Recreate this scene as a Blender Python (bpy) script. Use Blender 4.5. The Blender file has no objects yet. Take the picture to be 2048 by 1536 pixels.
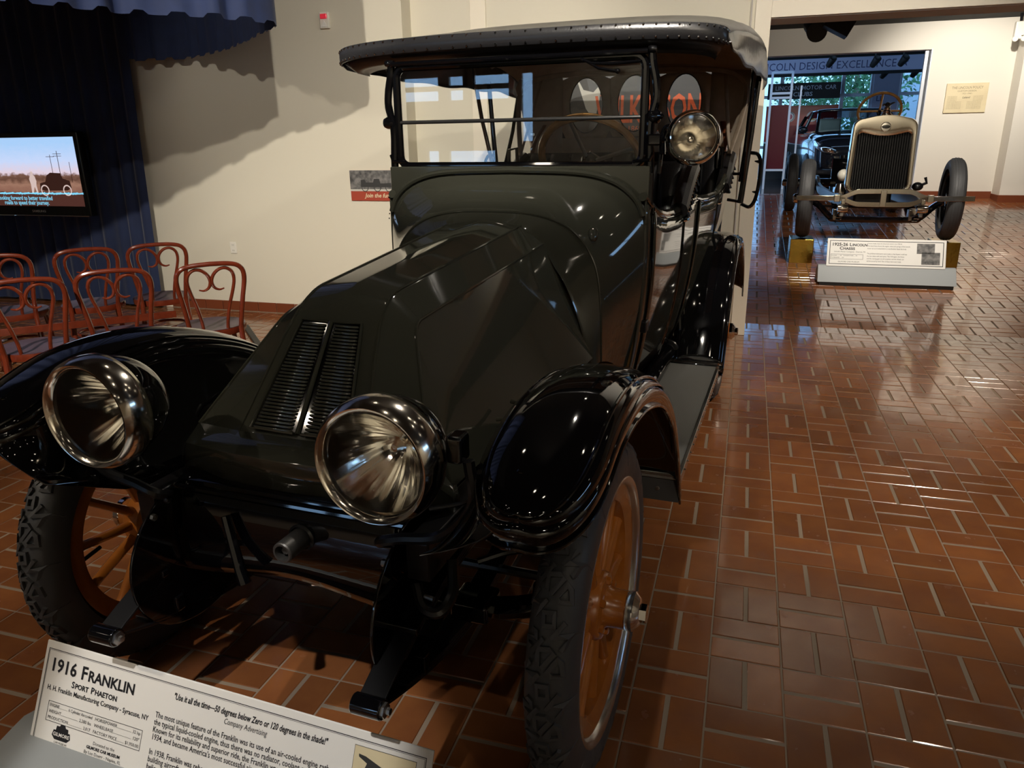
import bpy, bmesh, math, random
import numpy as np
from mathutils import Matrix, Vector

R = math.radians
PI = math.pi
rnd = random.Random(7)
scene = bpy.context.scene
col = scene.collection

# ------------------------------------------------------------------ camera
CAM_H = 1.545
cam_d = bpy.data.cameras.new('camera')
cam = bpy.data.objects.new('camera', cam_d)
col.objects.link(cam)
scene.camera = cam
cam_d.sensor_width = 36.0
cam_d.lens = 1490.0 / 2048.0 * 36.0
cam_d.clip_start = 0.05
cam_d.clip_end = 200
cam.matrix_world = (Matrix.Translation((0, 0, CAM_H)) @ Matrix.Rotation(R(17.25), 4, 'Z')
                    @ Matrix.Rotation(R(90 - 17.94), 4, 'X') @ Matrix.Rotation(R(-0.8), 4, 'Z'))

# ------------------------------------------------------------------ world: daylight beyond the windows
world = bpy.data.worlds.new('daylight')
scene.world = world
world.use_nodes = True
wn = world.node_tree.nodes
wn['Background'].inputs['Color'].default_value = (0.36, 0.62, 1.0, 1)
wn['Background'].inputs['Strength'].default_value = 6.0

# ------------------------------------------------------------------ exposure / view
vs = scene.view_settings
vs.view_transform = 'Standard'
vs.look = 'None'
vs.gamma = 1.0
vs.use_curve_mapping = False
vs.exposure = 0.0
scene.cycles.use_denoising = True
scene.cycles.max_bounces = 8
scene.cycles.sample_clamp_indirect = 6.0
scene.cycles.caustics_reflective = False
scene.cycles.caustics_refractive = False

# ------------------------------------------------------------------ ceiling spotlights
WARM = (1.0, 0.86, 0.68)
NEUT = (1.0, 0.92, 0.80)


def spot(name, loc, aim, power, angle=60, blend=0.5, radius=0.04, color=WARM):
    d = bpy.data.lights.new(name, 'SPOT')
    d.energy = power
    d.spot_size = R(angle)
    d.spot_blend = blend
    d.shadow_soft_size = radius
    d.color = color
    o = bpy.data.objects.new(name, d)
    col.objects.link(o)
    o.location = loc
    o.rotation_euler = (Vector(aim) - Vector(loc)).to_track_quat('-Z', 'Y').to_euler()
    return o


LIGHTS = [
    # wall wash over the seating (its beam throws the drape's shadow on the wall)
    ((-2.65, 0.0, 3.5), (-4.0, 6.1, 1.1), 860, 64, 0.4, NEUT),
    ((-0.6, 1.2, 3.5), (-1.6, 6.3, 1.9), 560, 78, 0.6, NEUT),
    ((1.5, 3.0, 3.5), (-0.6, 6.3, 2.0), 240, 80, 0.7, NEUT),
    ((-4.7, 3.0, 3.5), (-4.0, 6.1, 1.9), 75, 56, 0.8, NEUT),  # weak fill added inside the drape to lighten the shadowed wall
    # over the car and the open floor on its left
    ((1.7, 2.0, 3.5), (1.1, 4.2, 0.0), 200, 56, 0.6, WARM),
    ((2.6, 4.4, 3.5), (1.5, 4.4, 0.0), 210, 75, 0.6, WARM),
    ((0.5, -1.3, 3.5), (-0.7, 2.6, 1.3), 90, 38, 0.6, WARM),
    ((3.4, 2.4, 3.5), (2.9, 4.9, 0.0), 200, 58, 0.6, NEUT),
    ((-3.0, 0.4, 3.5), (-3.4, 3.3, 0.4), 120, 60, 0.6, WARM),
    ((-0.3, 3.2, 3.5), (-0.8, 2.6, 1.2), 60, 80, 0.6, NEUT),
    ((-1.0, -0.5, 3.5), (-1.12, 1.04, 0.2), 330, 18, 0.35, (1.0, 0.96, 0.90)),
    ((-3.4, -0.4, 3.5), (-2.1, 1.8, 0.2), 200, 40, 0.7, WARM),  # added to brighten the front wheel and floor on the chair side
    ((1.6, -1.0, 3.5), (0.35, 1.5, 0.4), 70, 24, 0.7, WARM),  # added to brighten the tread of the near front tyre
    # behind the viewer: spots added so headlamps and nickel reflect a lit hall
    ((-2.6, -3.0, 3.5), (-2.4, -2.6, 0.0), 220, 90, 0.7, WARM),
    ((1.2, -3.6, 3.5), (1.0, -3.4, 0.0), 220, 86, 0.7, WARM),
    ((4.2, -1.2, 3.5), (4.2, -1.2, 0.0), 80, 80, 0.7, WARM),
    ((-5.6, -1.6, 3.5), (-5.4, -1.2, 0.0), 90, 100, 0.7, WARM),
    ((-2.0, -4.4, 3.5), (-2.4, -6.2, 1.6), 150, 110, 0.8, NEUT),
    ((2.2, -4.4, 3.5), (2.8, -6.2, 1.6), 420, 110, 0.8, NEUT),
    ((4.4, 0.6, 3.5), (6.2, 0.4, 1.4), 120, 100, 0.8, NEUT),
]
for k, (a, b, p, ang, bl, c) in enumerate(LIGHTS):
    spot('hall_spot_or_fill', a, b, p, ang, bl, 0.03, c)
# the room with the bare chassis
LIGHTS2 = [
    ((0.9, 7.4, 3.15), (1.4, 9.2, 1.0), 260, 75, 0.6, NEUT),
    ((3.0, 11.6, 3.15), (3.1, 14.0, 1.9), 330, 85, 0.7, NEUT),
    ((1.6, 10.8, 3.15), (1.6, 14.0, 2.6), 90, 90, 0.8, NEUT),
    ((3.6, 9.0, 3.15), (3.0, 10.4, 0.3), 170, 50, 0.4, WARM),
    ((4.9, 10.2, 3.15), (4.6, 10.6, 0.3), 120, 70, 0.5, NEUT),
    ((2.6, 7.2, 3.15), (2.6, 8.2, 0.0), 120, 70, 0.5, NEUT),
]
for k, (a, b, p, ang, bl, c) in enumerate(LIGHTS2):
    spot('gallery_spot', a, b, p, ang, bl, 0.03, c)


# ------------------------------------------------------------------ materials
MATS = {}


def mat(name, base, rough=0.5, metal=0.0, spec=0.5, coat=0.0, noise=None, bump=None, emit=None, random_v=0.0,
        trans=0.0, rough_var=None, sheen=0.0):
    """noise=(scale, colour2, amount)  bump=(scale, strength, distance)  rough_var=(scale, amount)"""
    if name in MATS:
        return MATS[name]
    m = bpy.data.materials.new(name)
    m.use_nodes = True
    nt = m.node_tree
    bs = nt.nodes['Principled BSDF']
    bs.inputs['Base Color'].default_value = (*base, 1)
    bs.inputs['Roughness'].default_value = rough
    bs.inputs['Metallic'].default_value = metal
    bs.inputs['Specular IOR Level'].default_value = spec
    bs.inputs['Coat Weight'].default_value = coat
    bs.inputs['Coat Roughness'].default_value = 0.03 if not name.startswith('tile') else 0.06
    bs.inputs['Transmission Weight'].default_value = trans
    bs.inputs['Sheen Weight'].default_value = sheen
    tc = nt.nodes.new('ShaderNodeTexCoord')
    where = tc.outputs['Object']
    if name.startswith('tile'):
        where = nt.nodes.new('ShaderNodeNewGeometry').outputs['Position']
    colour = None
    if noise:
        n = nt.nodes.new('ShaderNodeTexNoise')
        n.inputs['Scale'].default_value = noise[0]
        n.inputs['Detail'].default_value = 6
        nt.links.new(where, n.inputs['Vector'])
        r = nt.nodes.new('ShaderNodeMapRange')
        r.inputs['From Min'].default_value = 0.35
        r.inputs['From Max'].default_value = 0.68
        r.inputs['To Max'].default_value = noise[2]
        nt.links.new(n.outputs['Fac'], r.inputs['Value'])
        mx = nt.nodes.new('ShaderNodeMix')
        mx.data_type = 'RGBA'
        mx.inputs[6].default_value = (*base, 1)
        mx.inputs[7].default_value = (*noise[1], 1)
        nt.links.new(r.outputs['Result'], mx.inputs[0])
        colour = mx.outputs[2]
    if random_v:
        oi = nt.nodes.new('ShaderNodeObjectInfo')
        at = nt.nodes.new('ShaderNodeAttribute')
        at.attribute_name = 'vary'
        ad = nt.nodes.new('ShaderNodeMath')
        ad.operation = 'ADD'
        nt.links.new(oi.outputs['Random'], ad.inputs[0])
        nt.links.new(at.outputs['Fac'], ad.inputs[1])
        fr = nt.nodes.new('ShaderNodeMath')
        fr.operation = 'FRACT'
        nt.links.new(ad.outputs[0], fr.inputs[0])
        mr = nt.nodes.new('ShaderNodeMapRange')
        mr.inputs['To Min'].default_value = 1 - random_v
        mr.inputs['To Max'].default_value = 1 + random_v
        nt.links.new(fr.outputs[0], mr.inputs['Value'])
        hs = nt.nodes.new('ShaderNodeHueSaturation')
        nt.links.new(mr.outputs['Result'], hs.inputs['Value'])
        if colour:
            nt.links.new(colour, hs.inputs['Color'])
        else:
            hs.inputs['Color'].default_value = (*base, 1)
        colour = hs.outputs['Color']
    if colour:
        nt.links.new(colour, bs.inputs['Base Color'])
    if rough_var:
        n = nt.nodes.new('ShaderNodeTexNoise')
        n.inputs['Scale'].default_value = rough_var[0]
        n.inputs['Detail'].default_value = 5
        nt.links.new(where, n.inputs['Vector'])
        r = nt.nodes.new('ShaderNodeMapRange')
        r.inputs['From Min'].default_value = 0.35
        r.inputs['From Max'].default_value = 0.7
        r.inputs['To Min'].default_value = rough
        r.inputs['To Max'].default_value = rough + rough_var[1]
        nt.links.new(n.outputs['Fac'], r.inputs['Value'])
        nt.links.new(r.outputs['Result'], bs.inputs['Roughness'])
    if bump:
        n = nt.nodes.new('ShaderNodeTexNoise')
        n.inputs['Scale'].default_value = bump[0]
        n.inputs['Detail'].default_value = 4
        nt.links.new(where, n.inputs['Vector'])
        b = nt.nodes.new('ShaderNodeBump')
        b.inputs['Strength'].default_value = bump[1]
        b.inputs['Distance'].default_value = bump[2]
        nt.links.new(n.outputs['Fac'], b.inputs['Height'])
        nt.links.new(b.outputs['Normal'], bs.inputs['Normal'])
    if emit:
        bs.inputs['Emission Color'].default_value = (*emit[0], 1)
        bs.inputs['Emission Strength'].default_value = emit[1]
    MATS[name] = m
    return m


def glass(name, tint=(1, 1, 1), ior=1.5):
    """thin pane: clear except for its mirror reflection"""
    m = bpy.data.materials.new(name)
    m.use_nodes = True
    nt = m.node_tree
    nt.nodes.remove(nt.nodes['Principled BSDF'])
    out = nt.nodes['Material Output']
    fr = nt.nodes.new('ShaderNodeFresnel')
    fr.inputs['IOR'].default_value = ior
    tr = nt.nodes.new('ShaderNodeBsdfTransparent')
    tr.inputs['Color'].default_value = (*tint, 1)
    gl = nt.nodes.new('ShaderNodeBsdfGlossy')
    gl.inputs['Roughness'].default_value = 0.01
    mx = nt.nodes.new('ShaderNodeMixShader')
    nt.links.new(fr.outputs[0], mx.inputs[0])
    nt.links.new(tr.outputs[0], mx.inputs[1])
    nt.links.new(gl.outputs[0], mx.inputs[2])
    nt.links.new(mx.outputs[0], out.inputs['Surface'])
    MATS[name] = m
    return m


mat('olive_paint', (0.041, 0.042, 0.032), 0.07, spec=0.5, coat=0.6)
mat('black_paint', (0.0022, 0.0022, 0.0028), 0.05, spec=0.5, coat=0.5)
mat('black_iron', (0.006, 0.006, 0.007), 0.28, spec=0.45, bump=(60, 0.15, 0.002))
mat('leather', (0.010, 0.010, 0.011), 0.30, bump=(120, 0.25, 0.003))
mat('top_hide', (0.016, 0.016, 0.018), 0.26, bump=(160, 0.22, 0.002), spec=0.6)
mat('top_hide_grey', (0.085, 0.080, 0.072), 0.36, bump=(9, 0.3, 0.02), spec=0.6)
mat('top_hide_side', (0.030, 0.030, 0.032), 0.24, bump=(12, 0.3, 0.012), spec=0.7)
mat('top_lining', (0.37, 0.30, 0.225), 0.85, noise=(14, (0.30, 0.24, 0.18), 0.8))
mat('bow_wood', (0.26, 0.20, 0.14), 0.6, noise=(20, (0.18, 0.13, 0.09), 0.7))
mat('strap_leather', (0.12, 0.035, 0.012), 0.35)
mat('chrome', (0.80, 0.78, 0.75), 0.05, metal=1.0)
mat('nickel', (0.80, 0.74, 0.65), 0.14, metal=1.0)
mat('reflector', (0.90, 0.88, 0.84), 0.10, metal=1.0)
mat('steel', (0.36, 0.35, 0.34), 0.32, metal=1.0, bump=(80, 0.2, 0.001))
mat('rail_grey', (0.05, 0.05, 0.05), 0.25, metal=0.6)
mat('dull_iron', (0.12, 0.115, 0.11), 0.45, metal=0.8, bump=(70, 0.3, 0.002))
mat('orange_wood', (0.40, 0.130, 0.018), 0.24, coat=0.35, noise=(16, (0.27, 0.08, 0.012), 0.6))
mat('dark_wood', (0.33, 0.17, 0.055), 0.18, coat=0.6, noise=(22, (0.17, 0.075, 0.02), 0.8))
mat('rubber', (0.048, 0.048, 0.050), 0.48, bump=(90, 0.2, 0.001), rough_var=(8, 0.2))
mat('aluminium', (0.60, 0.60, 0.58), 0.25, metal=1.0)
mat('board_mat', (0.36, 0.365, 0.355), 0.38, metal=0.7)
mat('wall_paint', (0.67, 0.625, 0.51), 0.75, bump=(5, 0.05, 0.02))
mat('wall_white', (0.76, 0.725, 0.65), 0.7)
mat('trim_white', (0.78, 0.71, 0.58), 0.5)
mat('header_brown', (0.48, 0.45, 0.42), 0.7)
mat('ceiling_dark', (0.035, 0.030, 0.026), 0.9)
mat('ceiling_black', (0.008, 0.008, 0.008), 0.9)
mat('cove_base', (0.165, 0.043, 0.017), 0.35, random_v=0.12)
mat('tile', (0.235, 0.088, 0.030), 0.16, spec=0.5, coat=0.45, random_v=0.20, noise=(7, (0.175, 0.060, 0.023), 0.8),
    rough_var=(14, 0.12), bump=(14, 0.05, 0.004))
mat('tile_far', (0.27, 0.10, 0.034), 0.14, spec=0.5, coat=0.55, random_v=0.16, noise=(7, (0.20, 0.06, 0.022), 0.7),
    rough_var=(14, 0.10), bump=(14, 0.04, 0.004))
mat('grout', (0.24, 0.185, 0.135), 0.8)
mat('grout_dark', (0.11, 0.075, 0.05), 0.7)
mat('curtain_blue', (0.010, 0.022, 0.075), 0.8, sheen=0.25, noise=(6, (0.007, 0.015, 0.055), 0.8))
mat('drape_blue', (0.011, 0.024, 0.085), 0.8, sheen=0.08, noise=(9, (0.008, 0.017, 0.06), 0.7))
mat('bentwood', (0.155, 0.026, 0.010), 0.20, coat=0.4, noise=(18, (0.09, 0.014, 0.006), 0.8))
mat('seat_plum', (0.085, 0.055, 0.075), 0.32, noise=(10, (0.055, 0.035, 0.05), 0.6))
mat('sign_white', (0.80, 0.78, 0.74), 0.45)
mat('sign_ink', (0.012, 0.012, 0.014), 0.5)
mat('stand_grey', (0.27, 0.285, 0.29), 0.5)
mat('stand_black', (0.012, 0.012, 0.012), 0.5)
mat('plastic_black', (0.006, 0.006, 0.007), 0.10)
mat('plastic_white', (0.75, 0.72, 0.64), 0.4)
mat('brass', (0.46, 0.30, 0.055), 0.14, metal=1.0, bump=(14, 0.25, 0.01))
mat('orange_print', (0.78, 0.15, 0.055), 0.5)
mat('grey_print', (0.075, 0.078, 0.085), 0.5)
mat('photo_grey', (0.22, 0.21, 0.20), 0.5, noise=(24, (0.05, 0.05, 0.05), 1.0))
mat('photo_light', (0.55, 0.53, 0.47), 0.5)
mat('photo_dark', (0.035, 0.034, 0.033), 0.5)
mat('red_print', (0.36, 0.055, 0.028), 0.45)
mat('parchment', (0.72, 0.62, 0.40), 0.55, noise=(6, (0.62, 0.52, 0.33), 0.6))
mat('ink_brown', (0.23, 0.19, 0.12), 0.6)
glass('pane', (0.97, 0.98, 0.98), 1.52)
glass('lens', (0.98, 0.98, 0.97), 1.38)


# ------------------------------------------------------------------ mesh helpers
def spline(pts, n=8, closed=False):
    """Catmull-Rom through pts, n steps per span"""
    P = [np.array(p, float) for p in pts]
    out = []
    m = len(P)
    spans = m if closed else m - 1
    for i in range(spans):
        if closed:
            a, b, c, d = P[(i - 1) % m], P[i], P[(i + 1) % m], P[(i + 2) % m]
        else:
            b, c = P[i], P[i + 1]
            a = P[i - 1] if i > 0 else 2 * b - c
            d = P[i + 2] if i + 2 < m else 2 * c - b
        for k in range(n):
            t = k / n
            out.append(0.5 * ((2 * b) + (-a + c) * t + (2 * a - 5 * b + 4 * c - d) * t * t
                              + (-a + 3 * b - 3 * c + d) * t ** 3))
    if not closed:
        out.append(P[-1])
    return [tuple(p) for p in out]


def lerp(a, b, t):
    return a + (b - a) * t


def interp(x, xs, ys):
    return float(np.interp(x, xs, ys))


class MB:
    def __init__(self):
        self.v = []
        self.f = []
        self.vary = []

    def add(self, verts, faces):
        o = len(self.v)
        self.v += [tuple(map(float, p)) for p in verts]
        self.f += [tuple(i + o for i in f) for f in faces]
        return self

    def box(self, c, s, rz=0.0):
        x, y, z = s[0] / 2, s[1] / 2, s[2] / 2
        vv = [(-x, -y, -z), (x, -y, -z), (x, y, -z), (-x, y, -z), (-x, -y, z), (x, -y, z), (x, y, z), (-x, y, z)]
        ca, sa = math.cos(rz), math.sin(rz)
        vv = [(c[0] + ca * a - sa * b, c[1] + sa * a + ca * b, c[2] + d) for a, b, d in vv]
        return self.add(vv, [(0, 3, 2, 1), (4, 5, 6, 7), (0, 1, 5, 4), (1, 2, 6, 5), (2, 3, 7, 6), (3, 0, 4, 7)])

    def box2(self, a, b):
        return self.box([(a[i] + b[i]) / 2 for i in range(3)], [abs(b[i] - a[i]) for i in range(3)])

    def loft(self, rings, closed=False, caps=False, loop=False):
        """rings: lists of points; closed: each ring is a loop; loop: last ring joins the first"""
        n = len(rings[0])
        vv = [p for r in rings for p in r]
        ff = []
        m = len(rings)
        for i in range(m if loop else m - 1):
            j2 = (i + 1) % m
            for j in range(n if closed else n - 1):
                k = (j + 1) % n
                ff.append((i * n + j, i * n + k, j2 * n + k, j2 * n + j))
        if caps:
            ff.append(tuple(range(n))[::-1])
            ff.append(tuple((m - 1) * n + j for j in range(n)))
        return self.add(vv, ff)

    def tube(self, path, r, n=10, caps=True, loop=False, flat=None):
        """round bar along a path; r a number or a list; flat=(a,b) makes an elliptic section"""
        P = [np.array(p, float) for p in path]
        m = len(P)
        rr = r if isinstance(r, (list, tuple)) else [r] * m
        T = []
        for i in range(m):
            a = P[(i - 1) % m] if (loop or i > 0) else P[i]
            b = P[(i + 1) % m] if (loop or i < m - 1) else P[i]
            t = b - a
            T.append(t / (np.linalg.norm(t) + 1e-12))
        up = np.array([0, 0, 1.0]) if abs(T[0][2]) < 0.9 else np.array([0, 1.0, 0])
        N = np.cross(T[0], up)
        N /= np.linalg.norm(N)
        rings = []
        for i in range(m):
            N = N - T[i] * (N @ T[i])
            N /= np.linalg.norm(N) + 1e-12
            B = np.cross(T[i], N)
            sa, sb = flat if flat else (1, 1)
            rings.append([P[i] + rr[i] * (sa * math.cos(2 * PI * k / n) * N + sb * math.sin(2 * PI * k / n) * B)
                          for k in range(n)])
        return self.loft(rings, closed=True, caps=caps and not loop, loop=loop)

    def lathe(self, prof, c=(0, 0, 0), axis='Y', n=32, caps=False):
        """prof: (radius, along) pairs turned round the axis through c"""
        rings = []
        for rad, h in prof:
            ring = []
            for k in range(n):
                a = 2 * PI * k / n
                p, q = rad * math.cos(a), rad * math.sin(a)
                if axis == 'X':
                    ring.append((c[0] + h, c[1] + p, c[2] + q))
                elif axis == 'Y':
                    ring.append((c[0] + p, c[1] + h, c[2] + q))
                else:
                    ring.append((c[0] + p, c[1] + q, c[2] + h))
            rings.append(ring)
        return self.loft(rings, closed=True, caps=caps)

    def prism(self, poly, d0, d1, axis='X'):
        """poly: 2-D outline pushed from d0 to d1 along the axis"""
        def pt(p, d):
            return {'X': (d, p[0], p[1]), 'Y': (p[0], d, p[1]), 'Z': (p[0], p[1], d)}[axis]
        return self.loft([[pt(p, d0) for p in poly], [pt(p, d1) for p in poly]], closed=True, caps=True)

    def ball(self, c, r, n=10, m=6, squash=(1, 1, 1)):
        rings = []
        for i in range(m + 1):
            t = PI * i / m
            s = max(math.sin(t), 1e-3)
            rings.append([(c[0] + squash[0] * r * s * math.cos(2 * PI * k / n),
                           c[1] + squash[1] * r * s * math.sin(2 * PI * k / n),
                           c[2] + squash[2] * r * math.cos(t)) for k in range(n)])
        return self.loft(rings, closed=True)

    def xform(self, M):
        self.v = [tuple(M @ Vector(p)) for p in self.v]
        return self

    def mesh(self, name, m, smooth=35):
        me = bpy.data.meshes.new(name)
        me.from_pydata(self.v, [], self.f)
        bm = bmesh.new()
        bm.from_mesh(me)
        bmesh.ops.remove_doubles(bm, verts=bm.verts, dist=1e-6)
        bmesh.ops.recalc_face_normals(bm, faces=bm.faces)
        bm.to_mesh(me)
        bm.free()
        if smooth:
            me.shade_smooth()
            me.set_sharp_from_angle(angle=R(smooth))
        me.materials.append(MATS[m])
        return me

    def build(self, name, m, parent=None, smooth=35, bevel=None, solid=None, sub=None, loc=None, rot=None):
        o = bpy.data.objects.new(name, self.mesh(name, m, smooth))
        col.objects.link(o)
        if parent:
            o.parent = parent
        if loc:
            o.location = loc
        if rot:
            o.rotation_euler = rot
        if sub:
            md = o.modifiers.new('smooth', 'SUBSURF')
            md.levels = md.render_levels = sub
        if solid:
            md = o.modifiers.new('thickness', 'SOLIDIFY')
            md.thickness = solid
            md.offset = 0
        if bevel:
            md = o.modifiers.new('edges', 'BEVEL')
            md.width = bevel[0]
            md.segments = bevel[1]
            md.limit_method = 'ANGLE'
            md.angle_limit = R(bevel[2] if len(bevel) > 2 else 30)
            md.harden_normals = True
        return o


def empty(name, loc=(0, 0, 0), rz=0.0, parent=None):
    o = bpy.data.objects.new(name, None)
    col.objects.link(o)
    o.location = loc
    o.rotation_euler = (0, 0, rz)
    o.empty_display_size = 0.1
    if parent:
        o.parent = parent
    return o


def tag(o, label, cat, group=None, kind=None):
    if label:
        o['label'] = label
    if cat:
        o['category'] = cat
    if group:
        o['group'] = group
    if kind:
        o['kind'] = kind
    return o


def struct(o, label=None, cat=None):
    o['kind'] = 'structure'
    if label:
        o['label'] = label
    if cat:
        o['category'] = cat
    return o


def twin(o, parent, mirror=False, loc=None, rz=None):
    """copy of an object and of everything under it (shared meshes)"""
    c = o.copy()
    col.objects.link(c)
    c.parent = parent
    if loc is not None:
        c.location = loc
    if rz is not None:
        c.rotation_euler = (0, 0, rz)
    if mirror:
        c.scale = (-1, 1, 1)
    for ch in o.children:
        twin(ch, c)
    return c


def text(name, body, size, m, parent=None, loc=(0, 0, 0), rot=(0, 0, 0), align='LEFT', extrude=0.0, sx=1.0,
         spacing=1.0, shear=0.0, bold=0.0, line=1.0, res=2):
    cu = bpy.data.curves.new(name, 'FONT')
    cu.body = body
    cu.size = size
    cu.align_x = align
    cu.extrude = extrude
    cu.space_character = spacing
    cu.space_line = line
    cu.shear = shear
    cu.offset = bold
    cu.resolution_u = res
    t = bpy.data.objects.new(name, cu)
    me = bpy.data.meshes.new_from_object(t)
    bpy.data.objects.remove(t)
    bpy.data.curves.remove(cu)
    me.name = name
    if sx != 1.0:
        me.transform(Matrix.Scale(sx, 4, (1, 0, 0)))
    me.materials.clear()
    me.materials.append(MATS[m])
    o = bpy.data.objects.new(name, me)
    col.objects.link(o)
    if parent:
        o.parent = parent
    o.location = loc
    o.rotation_euler = rot
    return o
# ================================================================== THE SETTING
TM = 0.2134            # two-tile module
WV = 6.31              # face of the back wall beside the opening
WL = 6.13              # face of the back wall behind the chairs
RAMP0 = 6.755          # the ramp into the next gallery starts here
SLOPE = 0.0805
RZ = R(0)


def ramp_z(v):
    return max(0.0, (v - RAMP0) * SLOPE)


FAR_V = 14.08
FAR_Z = ramp_z(FAR_V)


def tile_mesh(name, lx, ly, m='tile'):
    g = 0.0016
    h = 0.009
    mb = MB()
    x, y = lx / 2, ly / 2
    e = 0.0022
    rings = [[(-x, -y, -h), (x, -y, -h), (x, y, -h), (-x, y, -h)],
             [(-x, -y, -e), (x, -y, -e), (x, y, -e), (-x, y, -e)],
             [(-x + e, -y + e, 0), (x - e, -y + e, 0), (x - e, y - e, 0), (-x + e, y - e, 0)]]
    mb.loft(rings, closed=True)
    mb.add(rings[2], [(0, 1, 2, 3)])
    return mb


LONG, SHORT = 0.2084, 0.0972


def lay(cells, parent, prefix, m, keep, key, slope=None):
    """cells: (u, v, z, along_u).  The `keep` first by key become objects, the rest one joined part."""
    mh = tile_mesh(prefix, LONG, SHORT).mesh(prefix, m, 25)
    mb = tile_mesh(prefix, LONG, SHORT)
    cells = sorted(cells, key=key)
    pitch = math.atan(SLOPE) if slope else 0.0
    rest = []
    for i, (u, v, z, au) in enumerate(cells):
        zz = z + rnd.uniform(-0.0007, 0.0004)
        M = (Matrix.Translation((u, v, zz)) @ Matrix.Rotation(pitch, 4, 'X')
             @ Matrix.Rotation(R(rnd.uniform(-0.22, 0.22)), 4, 'X') @ Matrix.Rotation(R(rnd.uniform(-0.22, 0.22)), 4, 'Y')
             @ Matrix.Rotation((0 if au else PI / 2) + R(rnd.uniform(-0.35, 0.35)), 4, 'Z'))
        if i < keep:
            o = bpy.data.objects.new(prefix, mh)
            col.objects.link(o)
            o.parent = parent
            o.matrix_local = M
        else:
            rest.append(M)
    # joined remainder with a per-tile tone
    V = np.array(mb.v)
    n = len(V)
    allv, allf, tone = [], [], []
    for M in rest:
        A = np.array(M)
        allv.append(V @ A[:3, :3].T + A[:3, 3])
        tone.append(np.full(n, rnd.random()))
    me = bpy.data.meshes.new(prefix + '_field')
    f0 = np.array([list(f) for f in mb.f])
    faces = np.concatenate([f0 + k * n for k in range(len(rest))])
    me.from_pydata(np.concatenate(allv).tolist(), [], faces.tolist())
    at = me.attributes.new('vary', 'FLOAT', 'POINT')
    at.data.foreach_set('value', np.concatenate(tone).astype(np.float32))
    me.materials.append(MATS[m])
    o = bpy.data.objects.new(prefix + '_field', me)
    col.objects.link(o)
    o.parent = parent
    o['kind'] = 'stuff'
    return o


# ---- floor of the hall: basket-weave quarry tiles on a bed of grout
floor = struct(MB().box2((-8.4, -6.2, -0.14), (6.2, RAMP0, -0.0026)).build('floor', 'grout', smooth=None),
               'terracotta basket-weave tiled floor of the hall with pale grout', 'floor')
cells = []
for i in range(-39, 29):
    for j in range(-16, 20):
        u0, v0 = i * TM, 2.274 + j * TM
        if (i + j) % 2 == 0:
            cells += [(u0 + TM / 2 - .0555, v0 + TM / 2, 0, False), (u0 + TM / 2 + .0555, v0 + TM / 2, 0, False)]
        else:
            cells += [(u0 + TM / 2, v0 + TM / 2 - .0555, 0, True), (u0 + TM / 2, v0 + TM / 2 + .0555, 0, True)]
for i in range(-78, 57):                      # soldier course at the foot of the ramp
    u0 = i * TM / 2 + 0.03
    if u0 > -0.2:
        cells.append((u0, 2.274 + 20 * TM + TM / 2, 0, False))
# the visible open floor beside the car and in front of the chairs comes first
lay(cells, floor, 'tile', 'tile', 300,
    lambda c: min(math.hypot(c[0] - 0.75, c[1] - 2.4), math.hypot(c[0] + 1.6, c[1] - 2.1) + 1.0))

# ---- ramp up into the chassis gallery
rl = FAR_V + 0.25
ramp = MB()
poly = [(RAMP0, -0.0026), (rl, ramp_z(rl) - 0.0026), (rl, -0.14), (RAMP0, -0.14)]
ramp.prism(poly, -1.2, 6.2, 'X')
ramp = struct(ramp.build('floor_ramp', 'grout_dark', smooth=None),
              'terracotta tiled ramp rising under the bare chassis', 'floor')
cells = []
for i in range(-3, 22):
    for j in range(0, 36):
        u0, v0 = 0.063 + i * TM, RAMP0 + j * TM
        q = [(u0 + TM / 2 - .0555, v0 + TM / 2, False), (u0 + TM / 2 + .0555, v0 + TM / 2, False)] if (i + j) % 2 == 0 else \
            [(u0 + TM / 2, v0 + TM / 2 - .0555, True), (u0 + TM / 2, v0 + TM / 2 + .0555, True)]
        cells += [(a, b, ramp_z(b), c) for a, b, c in q]
lay(cells, ramp, 'tile', 'tile_far', 300, lambda c: math.hypot(c[0] - 1.2, c[1] - 6.8) , slope=True)

# ---- back wall: left half stands proud, the rest is recessed; opening to the ramp
H1 = 3.75


def wall(name, a, b, m='wall_paint', label=None):
    return struct(MB().box2(a, b).build(name, m, smooth=None), label, 'wall' if label else None)


wall('wall_back', (-8.4, WL, 0), (-2.80, 6.75, H1), label='beige wall behind the red chairs and blue curtain')
wall('wall_back_recess', (-2.80, WV, 0), (-0.046, 6.66, H1), label='beige wall directly behind the touring car')
wall('wall_header', (0.066, WV, 2.39), (6.2, 6.66, H1), 'wall_white', 'pale header above the opening to the ramp')
wall('wall_back_end', (4.6, WV, 0), (6.2, 6.66, 2.39), 'wall_white', 'pale wall closing the right of the opening')
struct(MB().box2((0.067, WV + .012, 2.384), (4.6, 6.655, 2.390)).build('trim_5', 'header_brown', smooth=None),
       'brown soffit under the header of the opening', 'trim')
o = MB()
o.box2((-0.046, WV - 0.012, 0), (0.066, 6.672, H1))
struct(o.build('trim_1', 'trim_white', bevel=(0.003, 2)), 'cream post casing at the edge of the ramp opening', 'trim')
struct(MB().box2((0.066, WV - 0.012, 2.39), (4.6, WV, 2.50)).build('trim_2', 'trim_white', bevel=(0.003, 2)),
       'cream casing across the top of the opening', 'trim')
struct(MB().box2((-2.27, WV - 0.016, 0), (-2.135, WV, H1)).build('trim_3', 'trim_white', bevel=(0.003, 2)),
       'cream vertical trim on the wall above the car roof', 'trim')
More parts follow.
